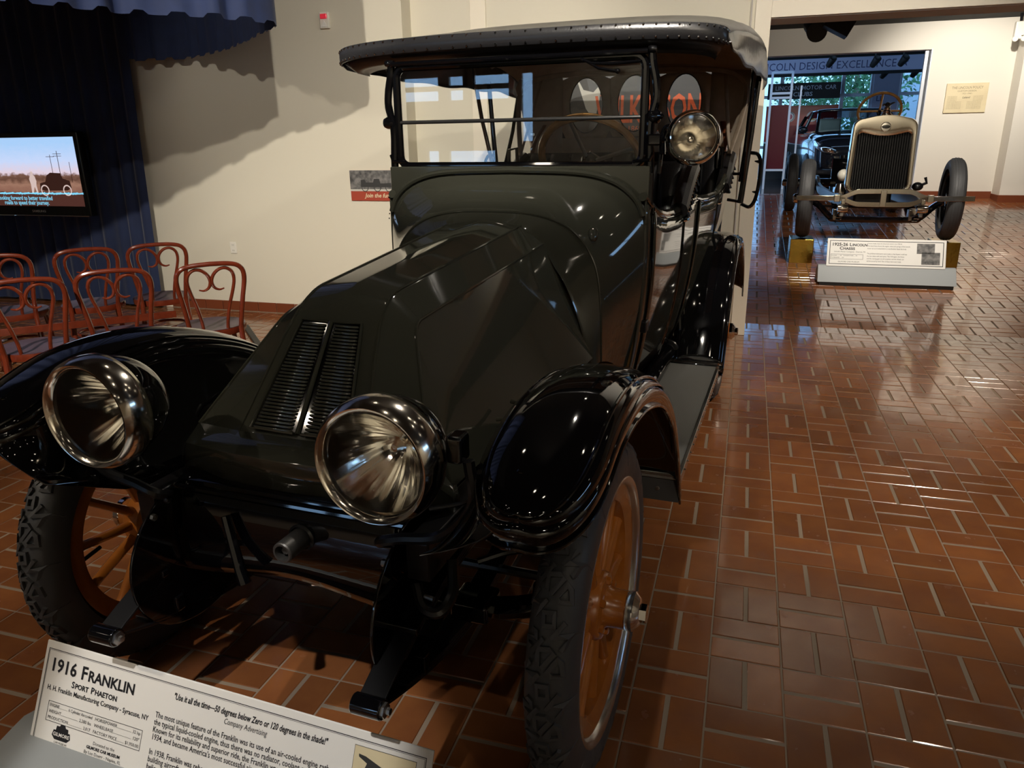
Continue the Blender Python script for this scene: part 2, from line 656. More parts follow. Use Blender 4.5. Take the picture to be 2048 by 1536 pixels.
struct(MB().box2((-0.078, WV - 0.018, 0), (-0.070, WV, 2.55)).build('trim_4', 'header_brown', smooth=None),
       'thin dark joint beside the post casing', 'trim')
wall('wall_left', (-8.6, -6.2, 0), (-8.4, 6.75, H1), label='beige side wall beyond the curtain')
# wall behind the photographer with its high windows, and one in the right-hand wall
WIN = [(-7.05, -6.32, 2.24, 2.66), (-6.14, -5.84, 2.24, 2.66), (-5.66, -4.98, 2.24, 2.66), (-4.78, -4.55, 1.55, 2.66),
       (-6.62, -6.36, 1.16, 1.44), (-6.18, -5.25, 1.16, 1.44)]
wb = MB()
us = sorted({-8.6, 6.4} | {x for w in WIN for x in w[:2]})
zs = sorted({0.0, H1} | {z for w in WIN for z in w[2:]})
for a, b in zip(us, us[1:]):
    for c, d in zip(zs, zs[1:]):
        if not any(w[0] <= (a + b) / 2 <= w[1] and w[2] <= (c + d) / 2 <= w[3] for w in WIN):
            wb.add([(a, -6.2, c), (b, -6.2, c), (b, -6.2, d), (a, -6.2, d)], [(0, 1, 2, 3)])
struct(wb.build('wall_front', 'wall_paint', smooth=None, solid=.05), 'beige wall with daylight windows behind the viewer', 'wall')
for k, (a, b, c, d) in enumerate(WIN):
    w = MB()
    for x in (a, b):
        w.box2((x - .02, -6.26, c), (x + .02, -6.20, d))
    w.box2((a, -6.26, c - .02), (b, -6.20, c + .02)).box2((a, -6.26, d - .02), (b, -6.20, d + .02))
    if c > 2:
        w.box2((a, -6.26, 2.42), (b, -6.20, 2.50))
    w = struct(w.build('window_%d' % (k + 1), 'plastic_white', smooth=None))
    MB().box2((a, -6.232, c), (b, -6.228, d)).build('pane', 'pane', w, smooth=None)
wr = MB()
for a, b in (((6.2, -6.2, 0), (6.4, 1.2, H1)), ((6.2, 3.6, 0), (6.4, 6.75, H1)), ((6.2, 1.2, 0), (6.4, 3.6, 2.35)), ((6.2, 1.2, 2.9), (6.4, 3.6, H1))):
    wr.box2(a, b)
struct(wr.build('wall_right', 'wall_paint', smooth=None), 'beige side wall with a window right of the open floor', 'wall')
w = MB()
for v in (1.2, 2.4, 3.6):
    w.box2((6.26, v - .03, 2.35), (6.34, v + .03, 2.9))
w.box2((6.26, 1.2, 2.32), (6.34, 3.6, 2.38)).box2((6.26, 1.2, 2.87), (6.34, 3.6, 2.93))
w = struct(w.build('window_8', 'plastic_white', smooth=None))
MB().box2((6.298, 1.2, 2.35), (6.302, 3.6, 2.9)).build('pane', 'pane', w, smooth=None)
ce = MB().box2((-8.6, -6.4, H1), (6.4, 6.75, H1 + .1))
struct(ce.build('ceiling', 'ceiling_dark', smooth=None), 'dark ceiling of the hall', 'ceiling')

# track lamps under the ceiling: a black can with a glowing lens over every ceiling spot, and extras; all unseen, added for highlights on the car
mat('lamp_can', (.01, .01, .01), .4)
mat('lamp_glow', (1, .9, .75), .4, emit=((1.0, .88, .70), 26))
can = MB().lathe([(0, .19), (.05, .19), (.06, .17), (.062, .0), (.056, -.01), (.052, .012), (0, .014)], axis='Z', n=16).mesh('lamp_can', 'lamp_can')
glow = MB().lathe([(.050, .010), (.03, .009), (.001, .009)], axis='Z', n=16).mesh('lamp_lens', 'lamp_glow')
stem = MB().tube([(0, 0, .18), (0, 0, .40)], .012, 8).mesh('lamp_stem', 'lamp_can')
EXTRA = [(-1.6, 2.4), (0.9, 2.6), (0.2, 0.8), (-1.9, -1.2), (2.4, -0.6), (-0.6, -2.4), (3.0, -2.2), (1.4, 5.2), (-0.4, 4.9)]
for x, y, lab in [(a[0], a[1], 'round black lamp added unseen above the hall for highlights on the car') for a, *_ in LIGHTS] + \
        [(x, y, 'round black lamp added unseen above the hall for highlights on the car') for x, y in EXTRA]:
    t = tag(empty('highlight_lamp', (x, y, 3.515)), lab, 'lamp', 'unseen highlight lamps added above the hall')
    for nm, me in (('lamp_can', can), ('lamp_lens', glow), ('lamp_stem', stem)):
        o = bpy.data.objects.new(nm, me)
        col.objects.link(o)
        o.parent = t
        if nm == 'lamp_stem':
            o.scale.z = .2
            o.location.z = .16

# tiled cove base along the walls
for n, a, b in (('baseboard_back', (-5.50, WL - .014), (-2.80, WL)), ('baseboard_recess', (-2.80, WV - .014), (-0.05, WV))):
    bb = struct(MB().box2((a[0], a[1], 0), (b[0], b[1], .008)).build(n, 'grout', smooth=None))
    x = a[0]
    while x < b[0] - .01:
        MB().box2((x + .002, a[1], .004), (min(x + .2, b[0]) - .002, b[1] - .001, .098)).build('base_tile', 'cove_base', bb, bevel=(.003, 2))
        x += .2034

# ---- chassis gallery
wall('wall_gallery_left', (-1.4, 6.66, 0), (-1.2, FAR_V, 3.3), 'wall_white')
fw_ = MB()
fw_.box2((2.60, FAR_V, 0.2), (3.76, FAR_V + .25, 3.3))
fw_.box2((-1.4, FAR_V, 2.85), (2.60, FAR_V + .25, 3.3))
fw_.box2((-1.4, FAR_V, 0.2), (-0.6, FAR_V + .25, 2.85))
struct(fw_.build('wall_far', 'wall_white', smooth=None), 'white gallery wall carrying the parchment plaque', 'wall')
wall('wall_gallery_jog', (3.76, 13.68, 0.2), (6.4, FAR_V + .25, 3.3), 'wall_white', 'white wall jogging forward beside the plaque wall')
wall('wall_gallery_right', (6.2, 6.66, 0), (6.4, 13.7, 3.3), 'wall_white')
struct(MB().box2((-1.4, 6.66, 3.25), (6.4, FAR_V, 3.35)).build('ceiling_gallery', 'ceiling_black', smooth=None),
       'black ceiling of the chassis gallery', 'ceiling')
for n, a, b in (('baseboard_far', (2.61, FAR_V - .014, 0), (3.75, FAR_V, 0)), ('baseboard_jog', (3.75, 13.666, 0), (6.2, 13.68, 0)),
                ('baseboard_jogside', (3.744, 13.668, 0), (3.76, FAR_V, 0))):
    z0 = ramp_z(a[1])
    struct(MB().box2((a[0], a[1], z0 - .03), (b[0], b[1], z0 + .11)).build(n, 'cove_base', bevel=(.004, 2)))
# ================================================================== THE TOURING CAR
# local axes: x to the car's left (picture right), y rearwards, z up; origin on the floor under the front axle
car = tag(empty('touring_car', (-1.019, 1.6616, 0), R(-3.12)),
          'dark olive vintage open touring car with black fenders and raised hide top', 'car')
TW, TR_, WB = 0.7265, 0.423, 3.05


def sym(points):
    """mirror a half outline (x>=0, from the middle outwards) to a full one running right to left"""
    right = list(points)[::-1]
    left = [(-p[0],) + tuple(p[1:]) for p in points if abs(p[0]) > 1e-6]
    return right + left


# ------------------------------------------------------------------ wheels
def tyre_tread(parent):
    """raised diagonal anti-slip lettering round the tread"""
    mb = MB()
    words = ('NON', 'SKID')
    n = 36
    meshes = []
    for w in words:
        cu = bpy.data.curves.new('w', 'FONT')
        cu.body = w
        cu.size = 0.060
        cu.extrude = 0.0045
        cu.offset = 0.0024
        cu.resolution_u = 1
        cu.align_x = 'CENTER'
        t = bpy.data.objects.new('w', cu)
        me = bpy.data.meshes.new_from_object(t)
        bpy.data.objects.remove(t)
        bpy.data.curves.remove(cu)
        vv = np.array([v.co[:] for v in me.vertices])
        ff = [tuple(p.vertices) for p in me.polygons]
        bpy.data.meshes.remove(me)
        meshes.append((vv, ff))
    for k in range(n):
        vv, ff = meshes[k % 2]
        a0 = 2 * PI * k / n
        ca, sa = math.cos(R(38)), math.sin(R(38))
        out = []
        for x, y, z in vv:
            y -= 0.017
            wx = 0.86 * (ca * x - sa * y)
            wy = sa * x + ca * y
            q = max(0.0, 1 - min(1.0, abs(wx) / .056) ** 2.35)
            rad = .362 + .061 * q ** .4 + z + .0035
            a = a0 + wy / TR_
            out.append((wx, rad * math.cos(a), rad * math.sin(a)))
        mb.add(out, ff)
    o = mb.build('tread_lettering', 'rubber', parent, smooth=None)
    o['kind'] = 'stuff'
    return o


def make_wheel(y):
    w = MB()
    # felloe + rim
    w.lathe([(0.318, -0.034), (0.318, 0.030), (0.312, 0.036), (0.292, 0.034), (0.268, 0.024), (0.266, -0.022), (0.292, -0.034), (0.318, -0.034)], axis='X', n=64)
    w = w.build('wheel', 'orange_wood', car)
    w['label'] = 'orange wooden felloe of the wheel'
    w.location = (TW, y, TR_)
    t = MB()
    prof = []
    for k in range(25):
        a = PI * (k / 24) * 1.30 - PI * 0.15
        # flattened round section
        cx = 0.056 * math.copysign(abs(math.cos(a)) ** 0.85, math.cos(a))
        cr = 0.362 + 0.061 * math.copysign(abs(math.sin(a)) ** 0.8, math.sin(a))
        prof.append((cr, cx))
    t.lathe(prof, axis='X', n=72)
    t.build('tyre', 'rubber', w)
    tyre_tread(w)
    f = MB()
    f.lathe([(0.312, 0.036), (0.316, 0.045), (0.323, 0.0515), (0.331, 0.0535), (0.335, 0.0515), (0.328, 0.044), (0.318, 0.034), (0.312, 0.036)], axis='X', n=64)
    f.build('rim_flange', 'aluminium', w)
    s = MB()
    rings = []
    for r_, a_, b_ in ((0.045, .018, .016), (0.075, .0165, .015), (0.10, .015, .0185), (0.17, .014, .0185), (0.25, .0135, .017), (0.274, .017, .019)):
        ring = []
        for k in range(8):
            q = 2 * PI * k / 8
            ring.append((b_ * math.cos(q), a_ * math.sin(q), r_))
        rings.append(ring)
    s.loft(rings, closed=True)
    sm = s.mesh('spoke', 'orange_wood', 50)
    for k in range(12):
        o = bpy.data.objects.new('spoke', sm)
        col.objects.link(o)
        o.parent = w
        o.rotation_euler = (2 * PI * (k + .5) / 12, 0, 0)
    h = MB()
    h.lathe([(0.0, -0.045), (0.05, -0.045), (0.085, -0.03), (0.088, 0.02), (0.082, 0.03), (0.056, 0.034), (0.050, 0.045), (0.048, 0.085), (0.0, 0.085)], axis='X', n=28)
    h.build('hub', 'orange_wood', w)
    b = MB()
    for k in range(6):
        a = 2 * PI * k / 6 + .2
        b.lathe([(0, .026), (.011, .026), (.011, .040), (.006, .043), (0, .043)], (0, .068 * math.cos(a), .068 * math.sin(a)), 'X', 6)
    b.build('hub_bolts', 'orange_wood', w)['kind'] = 'stuff'
    c = MB()
    c.lathe([(0.046, 0.083), (0.050, 0.088), (0.050, 0.105), (0.044, 0.110), (0.036, 0.118), (0.030, 0.121), (0.0, 0.121)], axis='X', n=24)
    c.lathe([(0.024, 0.120), (0.024, 0.136), (0.018, 0.139), (0.0, 0.139)], axis='X', n=6)
    c.build('hub_cap', 'chrome', w)
    v = MB()
    v.tube([(-.01, -0.262, 0.03), (-.012, -0.20, 0.032)], 0.006, 8)
    v.build('valve_stem', 'black_iron', w)
    return w


w0 = make_wheel(0)
w1 = twin(w0, car, mirror=True, loc=(-TW, 0, TR_))
w2 = twin(w0, car, loc=(TW, WB, TR_))
w3 = twin(w0, car, mirror=True, loc=(-TW, WB, TR_))
for w in (w1, w3):
    for ch_ in w.children:
        if ch_.name.startswith('tread_lettering'):
            ch_.scale = (-1, 1, 1)
w1.rotation_euler = (R(8), 0, 0)
w0.rotation_euler = (R(11), 0, 0)


# ------------------------------------------------------------------ fenders
def fender(name, crest, xc, hw, y_round, tip, crown, skirt_out, skirt_tip, s):
    """helmet-crowned mudguard; crest: (y, z) line, rounded in plan in front of y_round down to tip"""
    cr = spline(crest, 8)
    if tip > -5:      # finer steps round the nose
        ya, za = [p[0] for p in cr], [p[1] for p in cr]
        nose = [y_round - (y_round - tip) * math.sin(R(90) * k / 22) for k in range(22, 0, -1)]
        cr = [(y, interp(y, ya, za)) for y in nose] + [p for p in cr if p[0] > y_round]
    nx = 15
    rings, edge_o, edge_i, bead_o, bead_i = [], [], [], [], []
    for y, z in cr:
        if y < y_round:
            q = min(1.0, (y_round - y) / (y_round - tip))
            w = hw * max(0.0008, 1 - q ** 2.6) ** .42
        else:
            w = hw
        ring = []
        for k in range(nx):
            t = -1 + 2 * k / (nx - 1)
            ring.append((s * (xc + w * t), y, z - crown * (abs(t) ** 2.6) * (0.35 + 0.65 * w / hw)))
        rings.append(ring)
        edge_i.append(ring[0])
        edge_o.append(ring[-1])
        t = 0.80
        for lst, sg in ((bead_i, -1), (bead_o, 1)):
            lst.append((s * (xc + sg * w * t), y, z - crown * (t ** 2.6) * (0.35 + 0.65 * w / hw) + 0.002))
    f = MB().loft(rings).build(name, 'black_paint', car, solid=0.003)
    # skirt round outer edge and nose
    path = edge_o[::-1] + edge_i[:]
    m = len(edge_o)
    sk = []
    for k, p in enumerate(path):
        if k < m:
            q = max(0.0, (k - m * 0.62) / (m * 0.38))
            d = lerp(skirt_out, skirt_tip, q ** 1.5)
        else:
            q = max(0.0, 1 - (k - m) / (m * 0.30))
            d = lerp(0.05, skirt_tip, q ** 1.2)
        sk.append([p, (p[0] + s * .004 * (1 if k < m else -1), p[1] - .004, p[2] - d * .35), (p[0], p[1], p[2] - d)])
    MB().loft(sk).build('skirt', 'black_paint', f, solid=0.003)
    bp = [p for p in bead_o[::-1] if True] + bead_i
    bp = [p for k, p in enumerate(bp) if p[1] < cr[-1][0] - 0.10]
    MB().tube(bp, 0.0045, 8).build('bead', 'black_paint', f)
    lp = [(p[0], p[1], p[2]) for p in [q[2] for q in sk]]
    MB().tube(lp, 0.005, 8).build('rolled_edge', 'black_paint', f)
    return f, edge_i


FC = [(-.483, .912), (-.466, .926), (-.42, .953), (-.33, .993), (-.20, 1.030), (-.06, 1.040), (.08, 1.028), (.22, .995), (.36, .945),
      (.50, .872), (.62, .785), (.72, .68), (.80, .57), (.87, .46), (.925, .375)]
for s in (1, -1):
    f, ei = fender('front_fender', FC, 0.695, 0.126, -.27, -.482, .046, .055, .052, s)
    # inner splash apron between fender and frame
    rings = []
    for p in ei[2:]:
        x0, y, z0 = p
        zb = interp(y, [-.5, -.3, 0, .5, .95], [.80, .70, .64, .62, .36])
        xb = s * interp(y, [-.5, -.2, .3, .95], [.50, .43, .43, .47])
        zb = min(zb, z0 - .01)
        rings.append([(lerp(x0, xb, q ** 1.8), y, lerp(z0, zb, q)) for q in np.linspace(0, 1, 7)])
    MB().loft(rings).build('splash_apron', 'black_paint', f, solid=.003)
    for (bx, by, bz) in ((.679, -.40, .957), (.78, -.02, 1.018), (.785, .10, 1.005)):
        MB().lathe([(.011, 0), (.011, .004), (.007, .007), (0, .007)], (s * bx, by, bz), 'Z', 10).build('fender_bolt', 'black_paint', f)
    fl = MB().box((s * .70, .905, .33), (.235, .006, .085)).build('mud_flap', 'rubber', f)
    MB().lathe([(0, -.006), (.008, -.004), (.008, 0)], (s * .74, .902, .335), 'Y', 10).build('flap_rivet', 'steel', fl)

RC = [(2.33, .44), (2.40, .56), (2.49, .70), (2.60, .83), (2.74, .94), (2.90, 1.005), (3.06, 1.02), (3.22, 1.0), (3.40, .93), (3.55, .82),
      (3.66, .70), (3.72, .60)]
for s in (1, -1):
    f, ei = fender('rear_fender', RC, 0.705, 0.135, -9, -10, .035, .05, .05, s)
    rings = []
    for p in ei:
        rings.append([p, (s * .56, p[1], p[2] - .12), (s * .53, p[1], min(p[2] - .2, .62))])
    MB().loft(rings).build('splash_apron', 'black_paint', f, solid=.003)

# ------------------------------------------------------------------ running boards
for s in (1, -1):
    rb = MB().box2((s * .482, .90, .375), (s * .815, 2.56, .398)).build('running_board', 'board_mat', car, bevel=(.003, 2))
    ribs = MB()
    for k in range(70):
        x = .486 + k * .0046
        ribs.box2((s * x, .91, .398), (s * (x + .0022), 2.55, .3996))
    ribs.build('ribbed_mat', 'board_mat', rb, smooth=None)
    ed = MB()
    ed.box2((s * .808, .90, .362), (s * .824, 2.575, .403))
    ed.box2((s * .482, 2.558, .388), (s * .822, 2.574, .403))
    ed.box2((s * .482, .895, .388), (s * .822, .905, .403))
    ed.build('edge_trim', 'aluminium', rb, bevel=(.003, 2))
    rv = MB()
    for k in range(20):
        rv.ball((s * .8245, .98 + k * .083, .388), .005, 8, 4)
    rv.build('trim_rivets', 'chrome', rb)['kind'] = 'stuff'
    sp = MB()
    sp.loft([[(s * .475, y, .56), (s * .48, y, .46), (s * .485, y, .39)] for y in np.linspace(.6, 2.7, 8)])
    sp.build('board_apron', 'black_paint', rb, solid=.004)
# black tank lying on the board beside the body, with its strap and stay
tk = MB()
tk.lathe([(0, 1.30), (.03, 1.303), (.042, 1.32), (.048, 1.35), (.048, 2.46), (.042, 2.49), (.03, 2.507), (0, 2.51)], (.545, 0, .462), 'Y', 24)
tk = tk.build('running_board_tank', 'black_paint', car)
for y in (1.42, 2.36):
    st = [(.545 + .050 * math.cos(a), y, .462 + .050 * math.sin(a)) for a in np.linspace(0, 2 * PI, 25)[:-1]]
    MB().tube(st, .008, 6, loop=True).build('tank_strap', 'black_iron', tk)
MB().lathe([(0, -.03), (.016, -.028), (.016, 0), (.01, .004)], (.545, 1.30, .462), 'Y', 12).build('tank_valve', 'black_iron', tk)
ly = MB().tube([(.600, 2.42, .41), (.592, 2.42, .58), (.580, 2.44, .70)], .013, 8).build('board_stay', 'black_paint', car)
MB().tube([(.625, 2.45, .41), (.612, 2.46, .58), (.60, 2.47, .69)], .008, 8).build('stay_rod', 'black_paint', ly)

# ------------------------------------------------------------------ hood (sloping nose, no radiator)
def rail(p0, pc, p1, cut0=.16, cut1=.22, n0=7, n1=8, n2=7):
    """straight, rounded corner, straight"""
    p0, pc, p1 = map(np.array, (p0, pc, p1))
    a = pc + (p0 - pc) / np.linalg.norm(p0 - pc) * cut0 * .6
    b = pc + (p1 - pc) / np.linalg.norm(p1 - pc) * cut1 * .6
    out = [lerp(p0, a, k / n0) for k in range(n0)]
    out += [(1 - t) ** 2 * a + 2 * t * (1 - t) * pc + t * t * b for t in np.linspace(0, 1, n1)]
    out += [lerp(b, p1, k / n2) for k in range(1, n2 + 1)]
    return [tuple(q) for q in out]


RAILS = [rail((0, 1.10, 1.264), (0, .088, 1.180), (0, -.165, .845)),
         rail((.148, 1.10, 1.246), (.120, .090, 1.162), (.186, -.157, .843)),
         rail((.240, 1.09, 1.182), (.203, .105, 1.097), (.343, -.127, .836), .06, .08),
         ]
RAILS.append([(lerp(.437, .397, k_), lerp(1.11, -.117, k_), .748) for k_ in [(1.09 - p[1]) / (1.09 + .127) for p in RAILS[2]]])
hd = MB()
for s in (1, -1):
    for ra, rb_, nn in ((RAILS[0], RAILS[1], 3), (RAILS[1], RAILS[2], 2), (RAILS[2], RAILS[3], 8)):
        rows = []
        for q in np.linspace(0, 1, nn + 1):
            cr_ = .006 * math.sin(PI * q) if nn == 8 else 0
            rows.append([(s * (lerp(a_[0], b_[0], q) + cr_), lerp(a_[1], b_[1], q), lerp(a_[2], b_[2], q)) for a_, b_ in zip(ra, rb_)])
        hd.loft(rows)
hood = hd.build('hood', 'olive_paint', car, smooth=16, bevel=(.007, 3, 16))
hood['label'] = 'dark olive sloping hood with no radiator'
# nose skirt under the louvres
ns = MB()
r1 = [(.40, -.10, .752), (.397, -.117, .757), (.343, -.128, .836), (.186, -.158, .843), (0, -.168, .846)]
r2 = [(.41, -.11, .735), (.407, -.14, .738), (.355, -.172, .793), (.20, -.205, .80), (0, -.215, .802)]
r3 = [(.415, -.11, .70), (.41, -.145, .70), (.36, -.182, .72), (.20, -.215, .725), (0, -.225, .728)]
full = [[p for p in r] + [(-p[0], p[1], p[2]) for p in r[::-1][1:]] for r in (r1, r2, r3)]
ns.loft(full)
ns.build('nose_skirt', 'olive_paint', hood, smooth=25, solid=.004)
# raised beads on the panel joins
for s in (1, -1):
    for ra in RAILS[1:3]:
        MB().tube([(s * (p[0] + .0005), p[1], p[2] + .0005) for p in ra], .0038, 6).build('panel_bead', 'olive_paint', hood)
    hl = MB()
    hl.tube([(s * .405, .16, .83), (s * .437, .17, .832), (s * .437, .27, .84), (s * .405, .28, .842)], .006, 8)
    hl.build('hood_handle', 'olive_paint', hood)

# louvred grille: two ladders of pressed slots on the sloping nose
A = np.array([0, .030, 1.100])           # top of the grille
B = np.array([0, -.160, .856])           # foot of the grille
dirn = (B - A) / np.linalg.norm(B - A)
nrm = np.array([0, -dirn[2] * -1, 0])
nrm = np.cross(dirn, np.array([1.0, 0, 0]))
nrm = nrm / np.linalg.norm(nrm)
if nrm[1] > 0:
    nrm = -nrm
L = np.linalg.norm(B - A)
A = A + nrm * .004


def gp(x, t, h=0.0):
    p = A + dirn * (t * L) + nrm * h
    return (x, p[1], p[2])


gr = MB()
for s in (1, -1):
    gr.loft([[gp(s * .006, 0, .001), gp(s * .088, 0, .001)], [gp(s * .006, 1, .001), gp(s * .140, 1, .001)]])
gr = gr.build('grille_panel', 'black_paint', car, smooth=None)
fr = MB()
for s in (1, -1):
    fr.tube([gp(s * .008, 0, .004), gp(s * .092, 0, .004), gp(s * .144, 1, .004), gp(s * .012, 1, .004)], .0042, 6)
fr.build('grille_frame', 'olive_paint', gr)
MB().tube([gp(0, 0, .004), gp(0, 1, .004)], .006, 8).build('grille_divider', 'olive_paint', gr)
lm = MB()
# unit louver: spans x 0..1, lip curls out of the panel
sec = [(0.0, 0.0), (-.0002, .0040), (-.0022, .0078), (-.0050, .0080), (-.0072, .0058)]
rows = []
for q in (0.0, .03, .10, .5, .90, .97, 1.0):
    k = 0.15 if q in (0.0, 1.0) else (0.75 if q in (.03, .97) else 1.0)
    rows.append([(q, a * (0.5 + .5 * k), h * k) for a, h in sec])
lm.loft(rows)
lmesh = lm.mesh('louver', 'olive_paint', 60)
NL = 32
for s in (1, -1):
    for k in range(NL):
        t = (k + .8) / (NL + .6)
        x0 = lerp(.013, .018, t)
        x1 = lerp(.085, .137, t)
        o = bpy.data.objects.new('louver', lmesh)
        col.objects.link(o)
        o.parent = gr
        p = gp(0, t, .001)
        M = Matrix(((s * (x1 - x0), 0, 0, s * x0), (0, -dirn[1], nrm[1], p[1]), (0, -dirn[2], nrm[2], p[2]), (0, 0, 0, 1)))
        o.matrix_local = M

# ------------------------------------------------------------------ cowl
collar = spline([(0, 1.290), (.14, 1.286), (.26, 1.262), (.345, 1.215), (.405, 1.14), (.437, 1.05), (.452, .90), (.458, .72)], 5)
hoodo = spline([(0, 1.258), (.145, 1.241), (.20, 1.205), (.238, 1.175), (.285, 1.10), (.335, 1.02), (.385, .89), (.432, .72)], 5)
dash = spline([(0, 1.432), (.28, 1.424), (.42, 1.396), (.505, 1.345), (.552, 1.275), (.570, 1.16), (.560, .90), (.505, .60)], 5)
cw = MB()
rings = []
for q in np.linspace(0, 1, 9):      # cove from hood up to the collar ridge
    e = q ** 1.7
    rings.append(sym([(lerp(a[0], b[0], e), 1.085 + .075 * q - .012 * math.sin(PI * q), lerp(a[1], b[1], e)) for a, b in zip(hoodo, collar)]))
cw.loft(rings)
cove = cw.build('cowl_cove', 'olive_paint', car, smooth=60)
cw = MB()
rings = []
for q in np.linspace(0, 1, 15):     # from the collar ridge sweeping up to the scuttle
    e = 0.35 * q + 0.65 * q ** 2.2
    ex = 0.75 * q + 0.25 * q ** 2
    rings.append(sym([(lerp(a[0], b[0], ex), 1.16 + .235 * q, lerp(a[1], b[1], e)) for a, b in zip(collar, dash)]))
cw.loft(rings)
cowl = cw.build('cowl', 'olive_paint', car, smooth=60)
cowl['label'] = 'dark olive cowl sweeping up to the windshield'
MB().tube(sym([(a, 1.16, b + .001) for a, b in collar]), .005, 8).build('cowl_ridge', 'olive_paint', cowl)
rp = [(x, 1.385, z + .006) for x, z in dash if z > 1.25]
MB().tube(sym(rp), .012, 8).build('scuttle_bead', 'olive_paint', cowl)
rv = MB()
for s in (1, -1):
    for x, z in dash[8:24:1]:
        rv.ball((s * (x + .006), 1.382, z + .014), .0035, 6, 4)
rv.build('scuttle_rivets', 'olive_paint', cowl)['kind'] = 'stuff'
fc = MB()
fc.ball((0, 0, 0), .034, 20, 10, (1.0, .62, .48))
fc.xform(Matrix.Translation((.400, 1.216, 1.208)) @ Vector((.59, -.59, .55)).to_track_quat('Z', 'Y').to_matrix().to_4x4() @ Matrix.Rotation(R(65), 4, 'Z'))
fc.build('cowl_vent', 'olive_paint', cowl)
wsb = MB().box2((-.572, 1.415, 1.315), (.572, 1.445, 1.452)).build('windshield_board', 'olive_paint', car, bevel=(.006, 3))

# ------------------------------------------------------------------ body tub
YS = [1.39, 1.50, 1.62, 1.80, 2.00, 2.12, 2.24, 2.36, 2.55, 2.80, 3.05, 3.30, 3.55, 3.75]
belt_w = lambda y: interp(y, [1.39, 1.6, 2.0, 2.4, 2.8, 3.2, 3.55, 3.75], [.566, .592, .630, .662, .692, .715, .715, .69])
belt_z = lambda y: interp(y, [1.39, 1.46, 1.56, 1.70, 1.90, 2.05, 2.18, 2.32, 2.42, 2.6, 2.9, 3.1, 3.3, 3.75],
                          [1.335, 1.305, 1.262, 1.240, 1.236, 1.245, 1.265, 1.272, 1.258, 1.250, 1.252, 1.285, 1.34, 1.38])
bot_w = lambda y: interp(y, [1.39, 2.2, 3.0, 3.75], [.505, .545, .56, .53])


def side(y, t, off=0.0):
    """t = 0 sill, 1 belt"""
    wb_, wt, zt = bot_w(y), belt_w(y), belt_z(y)
    z = lerp(.53, zt, t)
    bul = .022 * math.sin(PI * min(1, t * 1.05))
    return (lerp(wb_, wt, t ** .8) + bul + off, y, z)


ysf = list(np.linspace(1.39, 3.75, 40))
for s in (1, -1):
    rings = [[(s * side(y, t)[0], y, side(y, t)[2]) for t in np.linspace(0, 1, 12)] for y in ysf]
    sd = MB().loft(rings).build('body_side', 'olive_paint', car, smooth=50, solid=.006)
    path = [(s * (side(y, 1)[0] - .012), y, side(y, 1)[2] + .002) for y in ysf]
    MB().tube(path, .018, 10).build('belt_roll', 'olive_paint', sd)
    path = [(s * (side(y, 1)[0] + .006), y, side(y, 1)[2] - .012) for y in ysf]
    MB().tube(path, .0035, 6).build('belt_trim', 'black_paint', sd)
    for ya, yb in ((1.475, 2.02), (2.34, 2.93)):
        rings = [[(s * (side(y, t, .0065)[0]), y, side(y, t)[2]) for t in np.linspace(.05, .975, 12)] for y in np.linspace(ya, yb, 12)]
        dr = MB().loft(rings).build('car_door', 'olive_paint', car, smooth=50, solid=.008)
        for ye in (ya, yb):
            gp_ = [(s * side(ye, t, .0075)[0], ye, side(ye, t)[2]) for t in np.linspace(.0, .99, 12)]
            MB().tube(gp_, .006, 6).build('door_gap_strip', 'black_paint', dr)
        hp = side(yb - .02, .93, .012)
        MB().tube([(s * hp[0], yb - .05, hp[2]), (s * (hp[0] + .012), yb - .04, hp[2]), (s * (hp[0] + .012), yb + .03, hp[2])], .007, 8).build('door_hinge', 'chrome', dr)
    hb = MB().box((s * .555, 1.475, .80), (.05, .062, .05)).build('step_bracket', 'black_iron', car, bevel=(.006, 2))
# back panel and floor
rings = []
for y, k in ((3.75, 1.0), (3.80, .97), (3.83, .85), (3.84, .6), (3.84, 0.0)):
    rings.append([(side(3.75, t)[0] * k, y, side(3.75, t)[2]) for t in np.linspace(0, 1, 8)])
bk = MB().loft(rings)
bk.loft([[(-p[0], p[1], p[2]) for p in r] for r in rings])
bk.build('back_panel', 'olive_paint', car, smooth=50)
MB().box2((-.5, 1.40, .52), (.5, 3.76, .55)).build('floor_pan', 'black_iron', car)
MB().box2((-.53, 1.50, .55), (.53, 1.52, 1.30)).build('dashboard', 'dark_wood', car)


